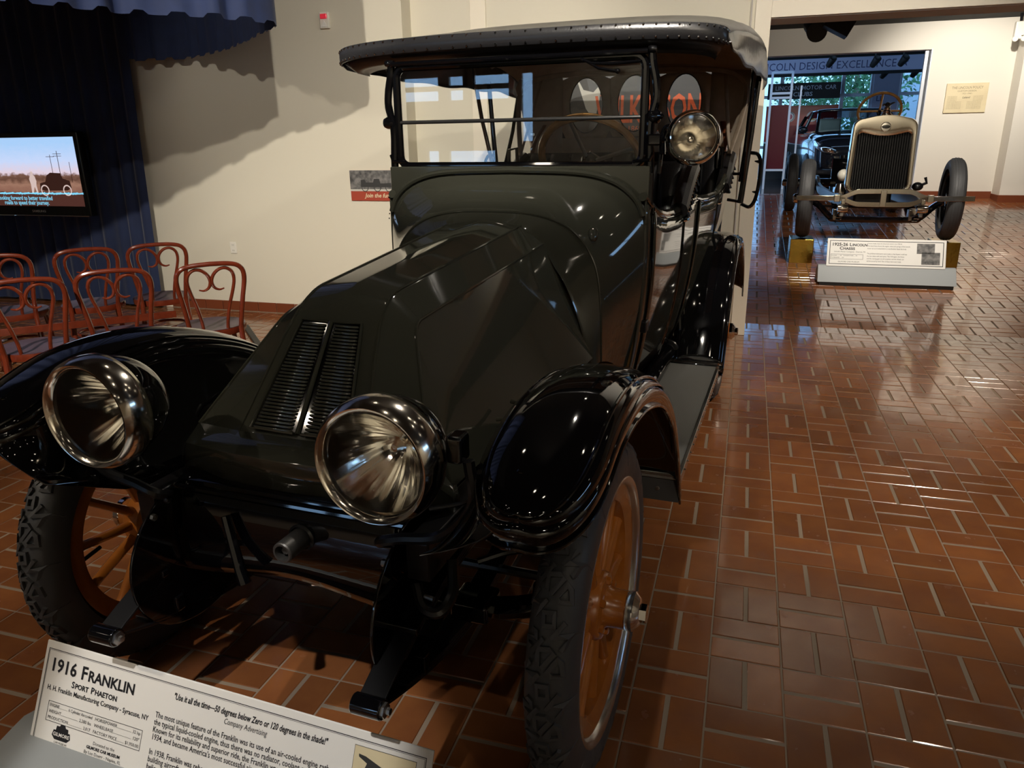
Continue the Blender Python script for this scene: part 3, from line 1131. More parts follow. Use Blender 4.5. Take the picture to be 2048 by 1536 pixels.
# ------------------------------------------------------------------ seats: pleated hide
def seat(y0, back_top, hw, name):
    st = MB()
    st.box2((-hw + .02, y0 - .46, .60), (hw - .02, y0, .92))
    st = st.build(name, 'leather', car, bevel=(.05, 4))
    n = 9
    for k in range(n):
        x0 = -hw + 2 * hw * k / n
        x1 = -hw + 2 * hw * (k + 1) / n
        xm = (x0 + x1) / 2
        rings = []
        for t in np.linspace(0, 1, 9):
            z = lerp(.90, back_top, t)
            yb = y0 + .13 * t + .02
            bul = .055 + .03 * math.sin(PI * t)
            ring = []
            for a in np.linspace(0, PI, 7):
                ring.append((xm + (x1 - x0) / 2 * math.cos(a), yb - bul * (math.sin(a) ** .7) + .04, z))
            rings.append(ring)
        z = back_top
        yb = y0 + .15
        rings.append([(p[0], lerp(p[1], yb + .06, .55), z + .035) for p in rings[-1]])
        rings.append([(p[0], yb + .07, z + .02) for p in rings[-2]])
        MB().loft(rings).build('back_pleat', 'leather', st, smooth=60)
        bt = MB().ball((x0 + .001, y0 + .02, lerp(.90, back_top, .55)), .009, 8, 5)
        bt.build('seat_button', 'leather', st)
    for s in (1, -1):     # rolled sides curving forward
        for k in range(6):
            a0, a1 = k / 6, (k + 1) / 6
            pts = []
            rings = []
            for t in np.linspace(0, 1, 7):
                zt = lerp(.88, back_top - .02 - .15 * (a0 + a1) / 2, t)
                ring = []
                for q in np.linspace(0, 1, 6):
                    a = lerp(a0, a1, q)
                    bulge = .028 * math.sin(PI * q) ** .7
                    ring.append((s * (hw + .01 - bulge + .02 * t), y0 + .10 - .36 * a + .06 * t, zt))
                rings.append(ring)
            rings.append([(p[0] + s * .03, p[1], p[2] + .012) for p in rings[-1]])
            rings.append([(p[0] + s * .02, p[1], p[2] - .05) for p in rings[-1]])
            MB().loft(rings).build('side_pleat', 'leather', st, smooth=60)
        rl = [(s * (hw + .035), y0 + .16 - .36 * a, back_top + .01 - .16 * a ** 1.3) for a in np.linspace(0, 1.05, 9)]
        MB().tube(rl, .042, 10).build('side_roll', 'leather', st)
        nb = MB()
        for a in np.linspace(0.05, 1.0, 14):
            nb.ball((s * (hw + .074), y0 + .16 - .36 * a, back_top - .004 - .16 * a ** 1.3), .005, 6, 4)
        nb.build('trim_nails', 'chrome', st)['kind'] = 'stuff'
    MB().tube([(-hw - .02, y0 + .21, back_top + .01), (hw + .02, y0 + .21, back_top + .01)], .035, 10).build('back_roll', 'leather', st)
    return st


seat(2.16, 1.40, .585, 'front_seat')
seat(3.42, 1.43, .665, 'rear_seat')

# ------------------------------------------------------------------ windshield
ws = MB()


def rrect(x, z0, z1, y, rc, n=5):
    pts = []
    for cx, cz, a0 in ((x - rc, z1 - rc, 0), (-x + rc, z1 - rc, 90), (-x + rc, z0 + rc, 180), (x - rc, z0 + rc, 270)):
        for k in range(n + 1):
            a = R(a0 + 90 * k / n)
            pts.append((cx + rc * math.cos(a), y, cz + rc * math.sin(a)))
    return pts


WY = 1.452
ws.tube(rrect(.535, 1.452, 1.856, WY, .045), .0175, 10, loop=True)
ws = ws.build('windshield_frame', 'black_paint', car)
MB().tube([(-.53, WY - .004, 1.634), (.53, WY - .004, 1.634)], .008, 10).build('center_rail', 'rail_grey', ws)
MB().tube([(-.545, WY - .022, 1.866), (.545, WY - .022, 1.866)], .011, 10).build('top_rail', 'black_paint', ws)
for z0, z1 in ((1.452, 1.632), (1.636, 1.856)):
    MB().box2((-.535, WY - .002, z0), (.535, WY + .002, z1)).build('glass_pane', 'pane', ws, smooth=None)
for s in (1, -1):
    p = MB()
    p.tube(spline([(s * .566, WY, 1.30), (s * .566, WY, 1.46), (s * .560, WY, 1.58), (s * .566, WY, 1.64), (s * .580, WY, 1.70),
                   (s * .576, WY, 1.76), (s * .560, WY, 1.83), (s * .556, WY, 1.885)], 5), .0165, 10)
    p.ball((s * .566, WY, 1.295), .016, 10, 6)
    p = p.build('windshield_post', 'black_paint', ws)
    k = MB()
    k.lathe([(0, -.026), (.02, -.024), (.026, -.01), (.026, .012), (.016, .022), (0, .024)], (s * .578, WY, 1.634), 'X', 14)
    k.ball((s * .60, WY, 1.634), .012, 8, 5)
    k.build('hinge_knob', 'black_paint', ws)
    k = MB()
    k.lathe([(0, -.016), (.012, -.014), (.014, .0), (.010, .014), (0, .016)], (s * .562, WY - .012, 1.872), 'X', 10)
    k.build('top_clamp', 'black_paint', ws)
    MB().lathe([(0, 0), (.010, 0), (.012, .02), (0, .026)], (s * .566, WY, 1.268), 'Z', 10).build('post_tip', 'chrome', ws)
    MB().tube([(s * .50, WY - .012, 1.468), (s * .566, WY - .018, 1.474), (s * .576, WY - .012, 1.50)], .007, 8).build('corner_clip', 'black_paint', ws)
wp = MB()
wp.tube([(.285, WY - .03, 1.850), (.33, WY - .035, 1.832), (.41, WY - .03, 1.828), (.52, WY - .03, 1.832)], .006, 8)
wp.tube([(.30, WY - .03, 1.845), (.36, WY - .04, 1.812), (.43, WY - .04, 1.80)], .005, 8)
wp.ball((.435, WY - .04, 1.799), .010, 8, 6)
wp.build('wiper', 'black_paint', ws)

# ------------------------------------------------------------------ steering wheel
sw = MB()
ring = [(.228 * math.cos(a), .228 * math.sin(a), 0) for a in np.linspace(0, 2 * PI, 49)[:-1]]
sw.tube(ring, .0175, 10, loop=True)
sw = sw.build('steering_wheel', 'dark_wood', car)
sw.location = (.218, 1.86, 1.468)
sw.rotation_euler = (R(-52), 0, 0)
for k in range(4):
    a = PI / 4 + k * PI / 2 + .5
    MB().tube([(0, 0, -.02), (.11 * math.cos(a), .11 * math.sin(a), -.012), (.22 * math.cos(a), .22 * math.sin(a), 0)], .009, 8).build('spoke', 'steel', sw)
MB().lathe([(0, -.04), (.035, -.035), (.04, -.01), (.022, .006), (0, .008)], axis='Z', n=20).build('wheel_boss', 'black_paint', sw)
MB().tube([(0, 0, -.03), (0, 0, -.75)], .018, 10).build('steering_column', 'dull_iron', sw)
lv = MB().tube([(.0, -.03, .02), (.07, .07, .022), (.105, .10, .028)], .004, 6)
lv.ball((.105, .10, .030), .011, 8, 5)
lv.build('spark_lever', 'chrome', sw)
lv = MB().tube([(.0, -.03, .015), (.105, .055, .016), (.14, .06, .024)], .004, 6)
lv.ball((.14, .06, .026), .011, 8, 5)
lv.build('throttle_lever', 'chrome', sw)


# ------------------------------------------------------------------ lamps
def lamp(name, loc, rad, deep, yaw, pitch=0.0, shell='black_paint', rim='nickel', flute=.007):
    """bowl lamp looking along -y"""
    b = MB()
    pr = []
    for k in range(11):
        t = k / 10
        pr.append((rad * .93 * math.sqrt(max(0, 1 - t ** 2.3)) + (.0 if k < 10 else 0), deep * t))
    b.lathe([(rad * .93, -.012)] + pr, axis='Y', n=48)
    o = b.build(name, shell, car, smooth=60)
    o.location = loc
    o.rotation_euler = (pitch, 0, yaw)
    MB().lathe([(rad * .93, .028), (rad * .985, .024), (rad, .006), (rad * .995, -.012), (rad * .96, -.034), (rad * .90, -.046), (rad * .845, -.043),
                (rad * .80, -.030), (rad * .785, -.022)], axis='Y', n=64).build('rim', rim, o, smooth=70)
    f = rad * .80
    q = [(f * t, deep * .80 * (1 - t ** 2) - .026) for t in np.linspace(1, .06, 14)]
    rf_ = MB().lathe(q, axis='Y', n=96)
    fl_ = lambda x, z: 1 + flute * math.cos(24 * math.atan2(z, x)) * (1 - min(1.0, math.hypot(x, z) / f) ** 6)
    rf_.v = [(x * fl_(x, z), y, z * fl_(x, z)) for x, y, z in rf_.v]
    rf_.build('reflector', 'reflector', o, smooth=80)
    bb = MB()
    bb.lathe([(0, deep * .34), (.008, deep * .35), (.014, deep * .45), (.012, deep * .56), (.009, deep * .60), (.011, deep * .72), (0, deep * .74)], axis='Y', n=14)
    bb.build('bulb', 'nickel', o)
    MB().lathe([(rad * .80, -.030), (rad * .5, -.034), (.001, -.036)], axis='Y', n=48).build('lens', 'lens', o)
    return o


for s in (1, -1):
    h = lamp('headlamp', (.366, -.385, .934) if s > 0 else (-.386, -.385, .953), .139, .165, R(0))
    br = MB()
    br.tube(spline([(s * .175, .05, .0), (s * .18, .05, -.10), (s * .10, .06, -.19), (0, .06, -.215), (-s * .06, .07, -.24), (-s * .03, .15, -.28)], 5), .013, 8)
    br.build('lamp_fork', 'black_iron', h)
    tr_ = MB().box((s * .150, .055, .025), (.035, .05, .06)).build('fork_clamp', 'black_paint', h, bevel=(.008, 2))
    MB().tube(spline([(s * .15, .06, .0), (s * .172, .10, -.06), (s * .13, .14, -.14), (s * .04, .13, -.17)], 5), .005, 6).build('lamp_cable', 'black_iron', h)
sl = lamp('spot_lamp', (.735, 1.375, 1.553), .100, .12, R(16), R(-6), rim='chrome', flute=.0015)
MB().tube(spline([(-.16, .085, .005), (-.11, .085, .005), (-.10, .09, .0)], 4), .014, 8).build('lamp_bracket', 'black_paint', sl)
MB().box((-.135, .085, .004), (.05, .045, .04)).build('bracket_clamp', 'black_paint', sl, bevel=(.006, 2))
MB().tube(spline([(-.10, .085, -.05), (-.10, .09, .02), (-.085, .07, .05), (-.06, .06, .03)], 5), .012, 8).build('lamp_arm', 'black_paint', sl)
MB().tube([(-.105, .09, -.04), (-.11, .10, -.12)], .009, 8).build('lamp_handle', 'black_paint', sl)

# ------------------------------------------------------------------ folding top
# front bow edge, roof skin, quarter, rear curtain with three oval lights
rw = lambda y: interp(y, [1.42, 1.50, 1.7, 2.4, 3.0, 3.4, 3.7, 3.9], [.78, .815, .830, .845, .862, .872, .868, .835])
rz0 = lambda y: interp(y, [1.42, 1.50, 1.7, 2.3, 2.8, 3.2, 3.5, 3.75, 3.90, 3.95], [1.918, 1.958, 2.01, 2.105, 2.165, 2.190, 2.180, 2.135, 2.06, 2.03])
rings = []
for y in list(np.linspace(1.455, 3.60, 22)) + list(np.linspace(3.66, 3.95, 8)):
    w, zc = rw(y), rz0(y)
    drop = interp(y, [1.45, 1.8, 2.6, 3.2, 3.95], [.050, .070, .115, .14, .12])
    ring = []
    for k in range(25):
        t = -1 + 2 * k / 24
        ring.append((w * math.sin(t * PI / 2 * .96) / math.sin(PI / 2 * .96), y + .04 * (abs(t) ** 3) * (1 if y < 1.6 else 0),
                     zc - drop * (abs(t) ** 3.2) + .006 * math.sin(9 * y) * (1 - t * t)))
    rings.append(ring)
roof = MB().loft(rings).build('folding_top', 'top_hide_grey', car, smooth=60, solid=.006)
roof['label'] = 'grey-black hide top stretched over wooden bows'
# padded front edge with rows of tacks
fe = []
for t in np.linspace(-1, 1, 41):
    x = .828 * math.sin(t * PI / 2 * .97) / math.sin(PI / 2 * .97)
    fe.append((x, 1.425 + .075 * abs(t) ** 3.5, 1.940 - .036 * abs(t) ** 2.6))
prof_ = []
for p in fe:
    ring = []
    for k in range(10):
        a = 2 * PI * k / 10
        ring.append((p[0], p[1] + .013 * math.cos(a), p[2] + .030 * math.sin(a)))
    prof_.append(ring)
band = MB().loft(prof_, closed=True, caps=True).build('front_band', 'top_hide', car)
tk_ = MB()
for k, p in enumerate(fe):
    for dz in (-.021, .021):
        tk_.ball((p[0], p[1] - .0105, p[2] + dz), .0048, 6, 4)
tk_.build('band_tacks', 'chrome', band)['kind'] = 'stuff'
MB().loft([[(p[0] * .985, p[1] + .012, p[2] - .018), (p[0] * .95, p[1] + .06, p[2] - .052), (p[0] * .93, p[1] + .14, p[2] - .06)] for p in fe]).build('front_valance', 'top_hide', car, solid=.004)
# quarter flaps: the hide hangs down behind the side opening
for s in (1, -1):
    rings = []
    for y in np.linspace(1.50, 3.86, 40):
        w = rw(y)
        zt = rz0(y) - interp(y, [1.45, 1.8, 2.6, 3.2, 3.95], [.050, .070, .115, .14, .12]) + .006
        zbt = interp(y, [1.50, 1.56, 1.8, 2.4, 3.0, 3.6, 3.86], [1.895, 1.875, 1.862, 1.862, 1.872, 1.882, 1.86]) + .006 * math.sin(11 * y)
        zbt = min(zbt, zt - .01)
        rings.append([(s * (w + .016 * math.sin(PI * .5 * q) + .004 * math.sin(7 * y + 3 * q) * q), y, lerp(zt, zbt, q)) for q in np.linspace(0, 1, 8)])
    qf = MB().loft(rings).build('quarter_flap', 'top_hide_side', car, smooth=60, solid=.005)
    MB().tube([r[-1] for r in rings], .004, 6).build('flap_piping', 'top_hide', qf)
    MB().tube([r[2] for r in rings], .0015, 6).build('flap_seam', 'top_hide', qf)
    # irons that carry the top
    ir = MB()
    ir.tube([(s * .80, 3.34, 1.17), (s * .83, 3.33, 1.55), (s * .855, 3.32, 1.93)], [.018, .017, .015], 8, flat=(1, .6))
    ir = ir.build('top_iron', 'black_paint', car)
    br = MB()
    br.tube(spline([(s * .805, 3.34, 1.165), (s * .86, 3.34, 1.15), (s * .893, 3.34, 1.22), (s * .903, 3.34, 1.38), (s * .885, 3.34, 1.455), (s * .84, 3.34, 1.468)], 5), .011, 8)
    br.tube([(s * .72, 3.34, 1.19), (s * .805, 3.34, 1.178)], .009, 8)
    br.tube([(s * .74, 3.34, 1.345), (s * .815, 3.34, 1.345)], .009, 8)
    for z in (1.235, 1.415):
        br.tube([(s * .895, 3.34, z), (s * .865, 3.34, z + .004)], [.012, .003], 8)
    br.build('top_rest', 'black_paint', ir)
    MB().tube([(s * .805, 3.30, 1.30), (s * .83, 3.12, 1.70), (s * .84, 3.02, 2.0)], .014, 8, flat=(1, .5)).build('bow_strut', 'black_paint', ir)
    MB().tube([(s * .79, 3.36, 1.30), (s * .80, 3.62, 1.62), (s * .80, 3.74, 1.86)], .014, 8, flat=(1, .5)).build('bow_strut', 'black_paint', ir)
    lc = MB().tube([(s * .68, 3.22, 1.38), (s * .68, 3.22, 1.50), (s * .645, 3.27, 1.51), (s * .645, 3.28, 1.38)], .012, 8)
    lc.build('robe_bracket', 'black_paint', ir)
# lining under the roof
MB().loft([[(p[0] * .975, p[1], p[2] - .016) for p in r] for r in rings[:0]] if False else
          [[(rw(y) * .97 * t, y, rz0(y) - .02 - interp(y, [1.45, 1.8, 2.6, 3.2, 3.95], [.050, .070, .115, .14, .12]) * abs(t) ** 3.2) for t in np.linspace(-1, 1, 17)]
           for y in np.linspace(1.50, 3.90, 20)]).build('top_lining', 'top_lining', car, smooth=60)
for yb in (2.05, 2.70, 3.30):
    dr_ = interp(yb, [1.45, 1.8, 2.6, 3.2, 3.95], [.050, .070, .115, .14, .12])
    hoop = [(t * rw(yb) * .95, yb, rz0(yb) - .036 - dr_ * abs(t) ** 3.2) for t in np.linspace(-1, 1, 25)]
    MB().tube(hoop, .018, 8, flat=(1, .6)).build('top_bow', 'bow_wood', car)
rb2 = spline([(.70, 3.50, 1.46), (.745, 3.60, 1.65), (.765, 3.66, 1.80), (.74, 3.68, 1.90), (.62, 3.68, 1.965), (.3, 3.68, 1.99)], 6)
MB().tube(rb2 + [(-p[0], p[1], p[2]) for p in rb2[::-1]], .017, 8, flat=(1, .6)).build('top_bow', 'bow_wood', car)
for s in (1, -1):
    MB().tube([(s * .70, 3.50, 1.46), (s * .62, 3.74, 1.97)], .011, 8, flat=(1, .5)).build('bow_webbing', 'bow_wood', car)
# rear curtain: a sheet pierced by three ovals, the openings hold clear panes
bm = bmesh.new()
cz0, cz1 = 1.36, 2.0
OV = [(-.345, 1.79), (0.0, 1.795), (.345, 1.79)]
oa, ob = .118, .185
NY = 28
cw_ = lambda z: interp(z, [1.30, 1.476, 1.91, 2.0], [.70, .735, .835, .80])
cols = [-1.0, -.345 - .1725, -.1725, .1725, .345 + .1725, 1.0]


def cpt(x, z):
    return (x, 3.87 + .05 * (1 - (x / .85) ** 2) - .10 * max(0, (abs(x) - .6) / .25) ** 2, z)


cur = MB()
for (cx, cz) in OV:        # square patch with an oval hole
    nseg = 32
    x0, x1, z0, z1 = cx - .1725, cx + .1725, cz - .22, cz + .19
    outer, inner = [], []
    for k in range(nseg):
        a = 2 * PI * k / nseg
        dx, dz = math.cos(a), math.sin(a)
        hx = .1725
        hz = .19 if dz > 0 else .22
        q = min(hx / max(abs(dx), 1e-6), hz / max(abs(dz), 1e-6))
        outer.append(cpt(cx + dx * q, cz + dz * q))
        inner.append(cpt(cx + oa * dx, cz + ob * dz))
    cur.loft([outer, inner], closed=True)
zb, ztp = 1.79 - .22, 1.79 + .19
for xa, xb in ((-.5175, .5175),):
    for a_, b_ in ((1.30, zb), (ztp, 2.06)):
        cur.loft([[cpt(x, z) for x in np.linspace(xa, xb, 13)] for z in np.linspace(a_, b_ + .001, 4)])
for s in (1, -1):
    cur.loft([[cpt(s * lerp(.5175, cw_(z), t), z) for t in np.linspace(0, 1, 6)] for z in np.linspace(1.30, 2.00, 9)])
cur = cur.build('rear_curtain', 'top_lining', car, smooth=60, solid=.004)
for cx, cz in OV:
    pn = MB()
    pn.add([cpt(cx, cz)] + [cpt(cx + oa * math.cos(2 * PI * k / 32), cz + ob * math.sin(2 * PI * k / 32)) for k in range(32)],
           [(0, k + 1, (k + 1) % 32 + 1) for k in range(32)])
    pn.build('oval_pane', 'pane', cur)
    MB().tube([cpt(cx + oa * math.cos(2 * PI * k / 32), cz + ob * math.sin(2 * PI * k / 32)) for k in range(32)], .004, 6, loop=True).build('oval_binding', 'top_hide', cur)
for s in (1, -1):
    stp = MB().tube(spline([(s * .62, 3.80, 1.66), (s * .66, 3.70, 1.55), (s * .68, 3.66, 1.42), (s * .69, 3.66, 1.34)], 5), .014, 8, flat=(1.4, .4))
    stp = stp.build('hold_down_strap', 'strap_leather', car)
    for z in (1.60, 1.50, 1.42):
        MB().box((s * .672, 3.685, z), (.035, .02, .022)).build('buckle', 'nickel', stp, bevel=(.004, 2))

# ------------------------------------------------------------------ undercarriage in front
pan = MB()
rings = []
for t in np.linspace(-1, 1, 21):
    x = .335 * t
    zb_ = .482 + .03 * math.cos(PI * t) * .6
    rings.append([(x, -.19, .735), (x, -.235, .72), (x, -.255, .66), (x, -.262, .60), (x, -.262, zb_ + .03), (x, -.250, zb_), (x, -.20, zb_ - .02)])
pan = pan.loft(rings).build('front_pan', 'black_paint', car, smooth=50, solid=.005)
MB().tube([(-.335, -.25, .705), (.335, -.25, .705)], .009, 8).build('pan_bead', 'black_paint', pan)
MB().tube([(-.16, -.275, .66), (-.115, -.30, .53), (-.10, -.305, .495)], [.012, .014, .016], 8).build('pan_stay', 'black_paint', pan)
sk_ = MB()
sk_.lathe([(.015, .03), (.0265, .03), (.0265, -.055), (.024, -.058), (.019, -.058), (.018, -.01), (0, -.01)], (.055, -.285, .632), 'Y', 20)
sk_ = sk_.build('crank_sleeve', 'dull_iron', car)
MB().lathe([(0, -.045), (.010, -.045), (.010, .0)], (.055, -.285, .632), 'Y', 6).build('crank_dog', 'dull_iron', sk_)
MB().lathe([(.034, .028), (.036, .02), (.030, .016)], (.055, -.285, .632), 'Y', 20).build('sleeve_flange', 'black_iron', sk_)
for s in (1, -1):
    out = [(-.20, .72), (-.29, .70), (-.375, .645), (-.425, .56), (-.43, .47), (-.39, .385), (-.31, .325), (-.20, .305), (-.10, .335), (-.06, .42), (-.06, .60), (-.10, .70)]
    out = [(a, b) for a, b in spline([(a, b) for a, b in out], 3, closed=True)]
    dd = MB().prism(out, s * .335, s * .343, 'X').build('dust_shield', 'black_paint', car, bevel=(.003, 2))
    for a, b in ((-.34, .66), (-.29, .685), (-.24, .70)):
        MB().lathe([(0, -.012), (.009, -.010), (.009, .0)], (s * .335 - (0 if s > 0 else -.012), a, b), 'X', 6).build('shield_bolt', 'steel', dd)
    fr_ = MB().box2((s * .36, -.30, .60), (s * .42, 1.3, .70)).build('frame_rail', 'black_iron', car, bevel=(.006, 2))
    hn = MB().tube(spline([(s * .44, -.22, .62), (s * .455, -.26, .56), (s * .44, -.30, .53), (s * .40, -.30, .535), (s * .37, -.27, .57)], 5), .014, 8)
    hn.build('lamp_post_yoke', 'black_iron', fr_)
    MB().tube([(s * .405, -.30, .565), (s * .43, -.305, .565)], .006, 8).build('yoke_pin', 'steel', fr_)
    # full elliptic spring
    for sg, zmid, zend, nlf in ((1, .555, .418, 4), (-1, .300, .418, 4)):
        for k in range(nlf):
            Lh = .50 * (1 - .22 * k)
            pth = []
            for t in np.linspace(-1, 1, 21):
                q = abs(t * Lh / .50)
                pth.append((t * Lh, lerp(zmid, zend, q ** 1.7) - sg * .0085 * k))
            rings = [[(s * .366 + a, y, z + b) for a, b in ((-.031, -.004), (.031, -.004), (.031, .004), (-.031, .004))] for y, z in pth]
            lf = MB().loft(rings, closed=True, caps=True).build('spring_leaf', 'black_iron', car, bevel=(.002, 2))
    ey = MB().lathe([(0, -.036), (.023, -.036), (.023, .036), (0, .036)], (s * .366, -.503, .416), 'X', 18)
    ey = ey.build('spring_eye', 'black_paint', car, bevel=(.004, 2))
    MB().lathe([(0, .034), (.017, .034), (.017, .042), (.008, .044), (.008, .052), (0, .053)], (s * .366, -.503, .416), 'X', 6).build('eye_bolt', 'steel', ey)
    MB().box((s * .366, -.30, .385), (.074, .03, .045)).build('spring_clip', 'black_paint', ey, bevel=(.004, 2))
    MB().box((s * .366, -.33, .492), (.070, .022, .02)).build('spring_clip', 'black_paint', ey, bevel=(.004, 2))
    kn = MB().lathe([(0, -.05), (.035, -.05), (.04, 0), (.035, .05), (0, .05)], (s * .60, 0, .40), 'Z', 14)
    kn.build('steering_knuckle', 'black_iron', car)
    MB().box((s * .40, -.005, .355), (.11, .11, .06)).build('axle_clamp', 'black_paint', car, bevel=(.012, 2))
ax = MB().tube(spline([(-.66, 0, .42), (-.60, 0, .395), (-.50, 0, .36), (-.40, 0, .35), (0, 0, .35), (.40, 0, .35), (.50, 0, .36), (.60, 0, .395), (.66, 0, .42)], 5), .031, 10)
ax.build('front_axle', 'black_paint', car)
MB().tube([(-.60, .17, .36), (.60, .17, .36)], .014, 8).build('tie_rod', 'black_iron', car)
MB().tube(spline([(.40, .02, .47), (.50, .06, .50), (.62, .05, .515)], 5), .010, 8).build('drag_link', 'black_iron', car)
MB().tube([(-.66, WB, TR_), (.66, WB, TR_)], .045, 12).build('rear_axle', 'black_iron', car)
MB().box2((-.40, .3, .36), (.40, 1.3, .56)).build('under_pan', 'black_iron', car, bevel=(.05, 3))
# ================================================================== CURTAIN, DRAPE, SCREEN, CHAIRS
def pleats(path, z0, z1, amp, wave, name, m, hem=0.0, nz=6, parent=None, lean=0.0, jag=False):
    """hanging cloth along a plan polyline with soft folds"""
    P = [np.array(p, float) for p in path]
    seg = [np.linalg.norm(b - a) for a, b in zip(P, P[1:])]
    L = sum(seg)
    n = int(L / wave * 8)
    cum = np.concatenate([[0], np.cumsum(seg)])
    rings = []
    rr = random.Random(3)
    ph = 0.0
    for k in range(n + 1):
        s_ = L * k / n
        i = min(len(seg) - 1, int(np.searchsorted(cum, s_, 'right') - 1))
        t = (s_ - cum[i]) / seg[i]
        p = P[i] + (P[i + 1] - P[i]) * t
        d = (P[i + 1] - P[i]) / seg[i]
        nn = np.array([-d[1], d[0]])
        ph += 2 * PI / 8 * (0.8 + .4 * rr.random())
        o = amp * math.sin(ph) * (0.7 + .5 * math.sin(ph * .31))
        zb = z0 + (hem * (1 if math.sin(ph) > 0.2 else 0) if jag else hem * math.sin(ph * .5))
        ring = []
        for j in range(nz + 1):
            q = j / nz
            a = o * (1 - .45 * q)
            ring.append((p[0] + nn[0] * a + d[0] * lean * (1 - q), p[1] + nn[1] * a + d[1] * lean * (1 - q), lerp(zb, z1, q)))
        rings.append(ring)
    return MB().loft(rings).build(name, m, parent, smooth=70)


cu = pleats([(-8.3, 6.02), (-5.44, 6.02)], 0.03, 3.70, .030, .16, 'stage_curtain', 'curtain_blue', lean=-.10)
tag(cu, 'dark blue floor-length pleated curtain hanging behind the television', 'curtain')
dr = pleats([(-5.46, 5.99), (-4.82, 6.04), (-4.16, 5.66), (-3.66, 5.24), (-3.02, 4.68), (-3.02, 4.50), (-3.16, 4.24), (-3.54, 3.92), (-3.72, 3.55), (-4.3, 2.4), (-5.3, 1.6), (-8.2, 1.4)],
            2.29, 3.72, .026, .20, 'ceiling_drape', 'drape_blue', hem=.022, nz=4, jag=True)
tag(dr, 'blue jagged-hem drape hanging from the ceiling round the seating', 'drape')

# television on the curtain
tv = tag(empty('television', (-6.66, 5.86, .90)), 'glossy black flat television showing an old motoring film', 'television')
TVW, TVH = 1.24, .80
b = MB().box2((-TVW / 2, -.03, .02), (TVW / 2, .06, TVH)).build('bezel', 'plastic_black', tv, bevel=(.012, 3))
MB().tube([(-TVW / 2 + .02, -.03, .022), (TVW / 2 - .02, -.03, .022)], .006, 8).build('chin_strip', 'chrome', b)
text('brand_mark', 'SAMSUNG', .030, 'sign_white', b, (-.10, -.0315, .055), (R(90), 0, 0), sx=1.25, bold=.0006)


def screen_mat():
    m = bpy.data.materials.new('film_picture')
    m.use_nodes = True
    nt = m.node_tree
    bs = nt.nodes['Principled BSDF']
    bs.inputs['Base Color'].default_value = (.01, .01, .01, 1)
    bs.inputs['Roughness'].default_value = .12
    tc = nt.nodes.new('ShaderNodeTexCoord')
    sp = nt.nodes.new('ShaderNodeSeparateXYZ')
    nt.links.new(tc.outputs['Generated'], sp.inputs[0])
    n = nt.nodes.new('ShaderNodeTexNoise')
    n.inputs['Scale'].default_value = 16
    n.inputs['Detail'].default_value = 6
    nt.links.new(tc.outputs['Generated'], n.inputs['Vector'])
    ad = nt.nodes.new('ShaderNodeMath')
    ad.operation = 'MULTIPLY_ADD'
    ad.inputs[1].default_value = .16
    nt.links.new(n.outputs['Fac'], ad.inputs[0])
    nt.links.new(sp.outputs['Z'], ad.inputs[2])
    cr = nt.nodes.new('ShaderNodeValToRGB')
    nt.links.new(ad.outputs[0], cr.inputs['Fac'])
    el = cr.color_ramp.elements
    el[0].position = 0
    el[0].color = (.075, .026, .020, 1)
    el[1].position = 1
    el[1].color = (.42, .66, 1.0, 1)
    for p, c in ((.27, (.085, .030, .022, 1)), (.29, (.26, .12, .085, 1)), (.40, (.36, .19, .13, 1)), (.475, (.13, .06, .04, 1)),
                 (.53, (.20, .10, .07, 1)), (.57, (.80, .66, .76, 1)), (.74, (.60, .72, 1.0, 1))):
        e = el.new(p)
        e.color = c
    nt.links.new(cr.outputs['Color'], bs.inputs['Emission Color'])
    bs.inputs['Emission Strength'].default_value = .95
    MATS['film_picture'] = m


screen_mat()
mat('film_dark', (.01, .006, .005), .2, emit=((.05, .018, .013), .7))
mat('film_light', (.3, .25, .22), .2, emit=((.80, .62, .58), .8))
mat('film_cyan', (.2, .5, .6), .2, emit=((.22, .66, .90), 1.0))
sc_ = MB().box2((-TVW / 2 + .05, -.032, .115), (TVW / 2 - .05, -.030, TVH - .045)).build('screen', 'film_picture', b, smooth=None)
y = -.0335
pic = MB()
# old open car on the film: body, top, wheels; poles
body = [(.06, .245), (.07, .30), (.14, .315), (.17, .375), (.22, .40), (.34, .395), (.36, .345), (.44, .325), (.45, .26), (.40, .235), (.12, .23)]
pic.prism([(a - .0, c + .03) for a, c in body], y, y + .001, 'Y')
for cx, hgt, wd in ((.255, .30, .005), (.345, .34, .006), (.475, .22, .005)):
    pic.box2((cx - wd / 2, y, .34), (cx + wd / 2, y + .001, .34 + hgt * .85))
for cx, zz in ((.345, .60), (.345, .58), (.255, .575)):
    pic.box2((cx - .05, y, zz), (cx + .05, y + .001, zz + .004))
pic.build('film_car', 'film_dark', b, smooth=None)
for cx in (.12, .395):
    MB().lathe([(.040, 0), (.052, 0), (.052, .001), (.040, .001), (.040, 0)], (cx, y - .001, .265), 'Y', 24).build('film_wheel', 'film_light', b)
mn = MB().prism([(-.05, .24), (-.045, .32), (-.055, .37), (-.04, .40), (-.025, .42), (-.03, .435), (-.01, .445), (.005, .43), (0, .41), (.02, .395), (.03, .35), (.02, .31), (.03, .24), (.012, .24), (-.005, .30), (-.03, .24)], y - .001, y, 'Y')
mn.build('film_figure', 'film_light', b, smooth=None)
bl = MB()
for k in range(34):
    x = -TVW / 2 + .06 + k * .0335
    bl.prism([(x, .226 + .004 * math.sin(k)), (x + .034, .228), (x + .034, .244 + .005 * math.sin(k * 2.1)), (x, .242)], y - .001, y - .0002, 'Y')
bl.build('film_torn_edge', 'film_cyan', b, smooth=None)
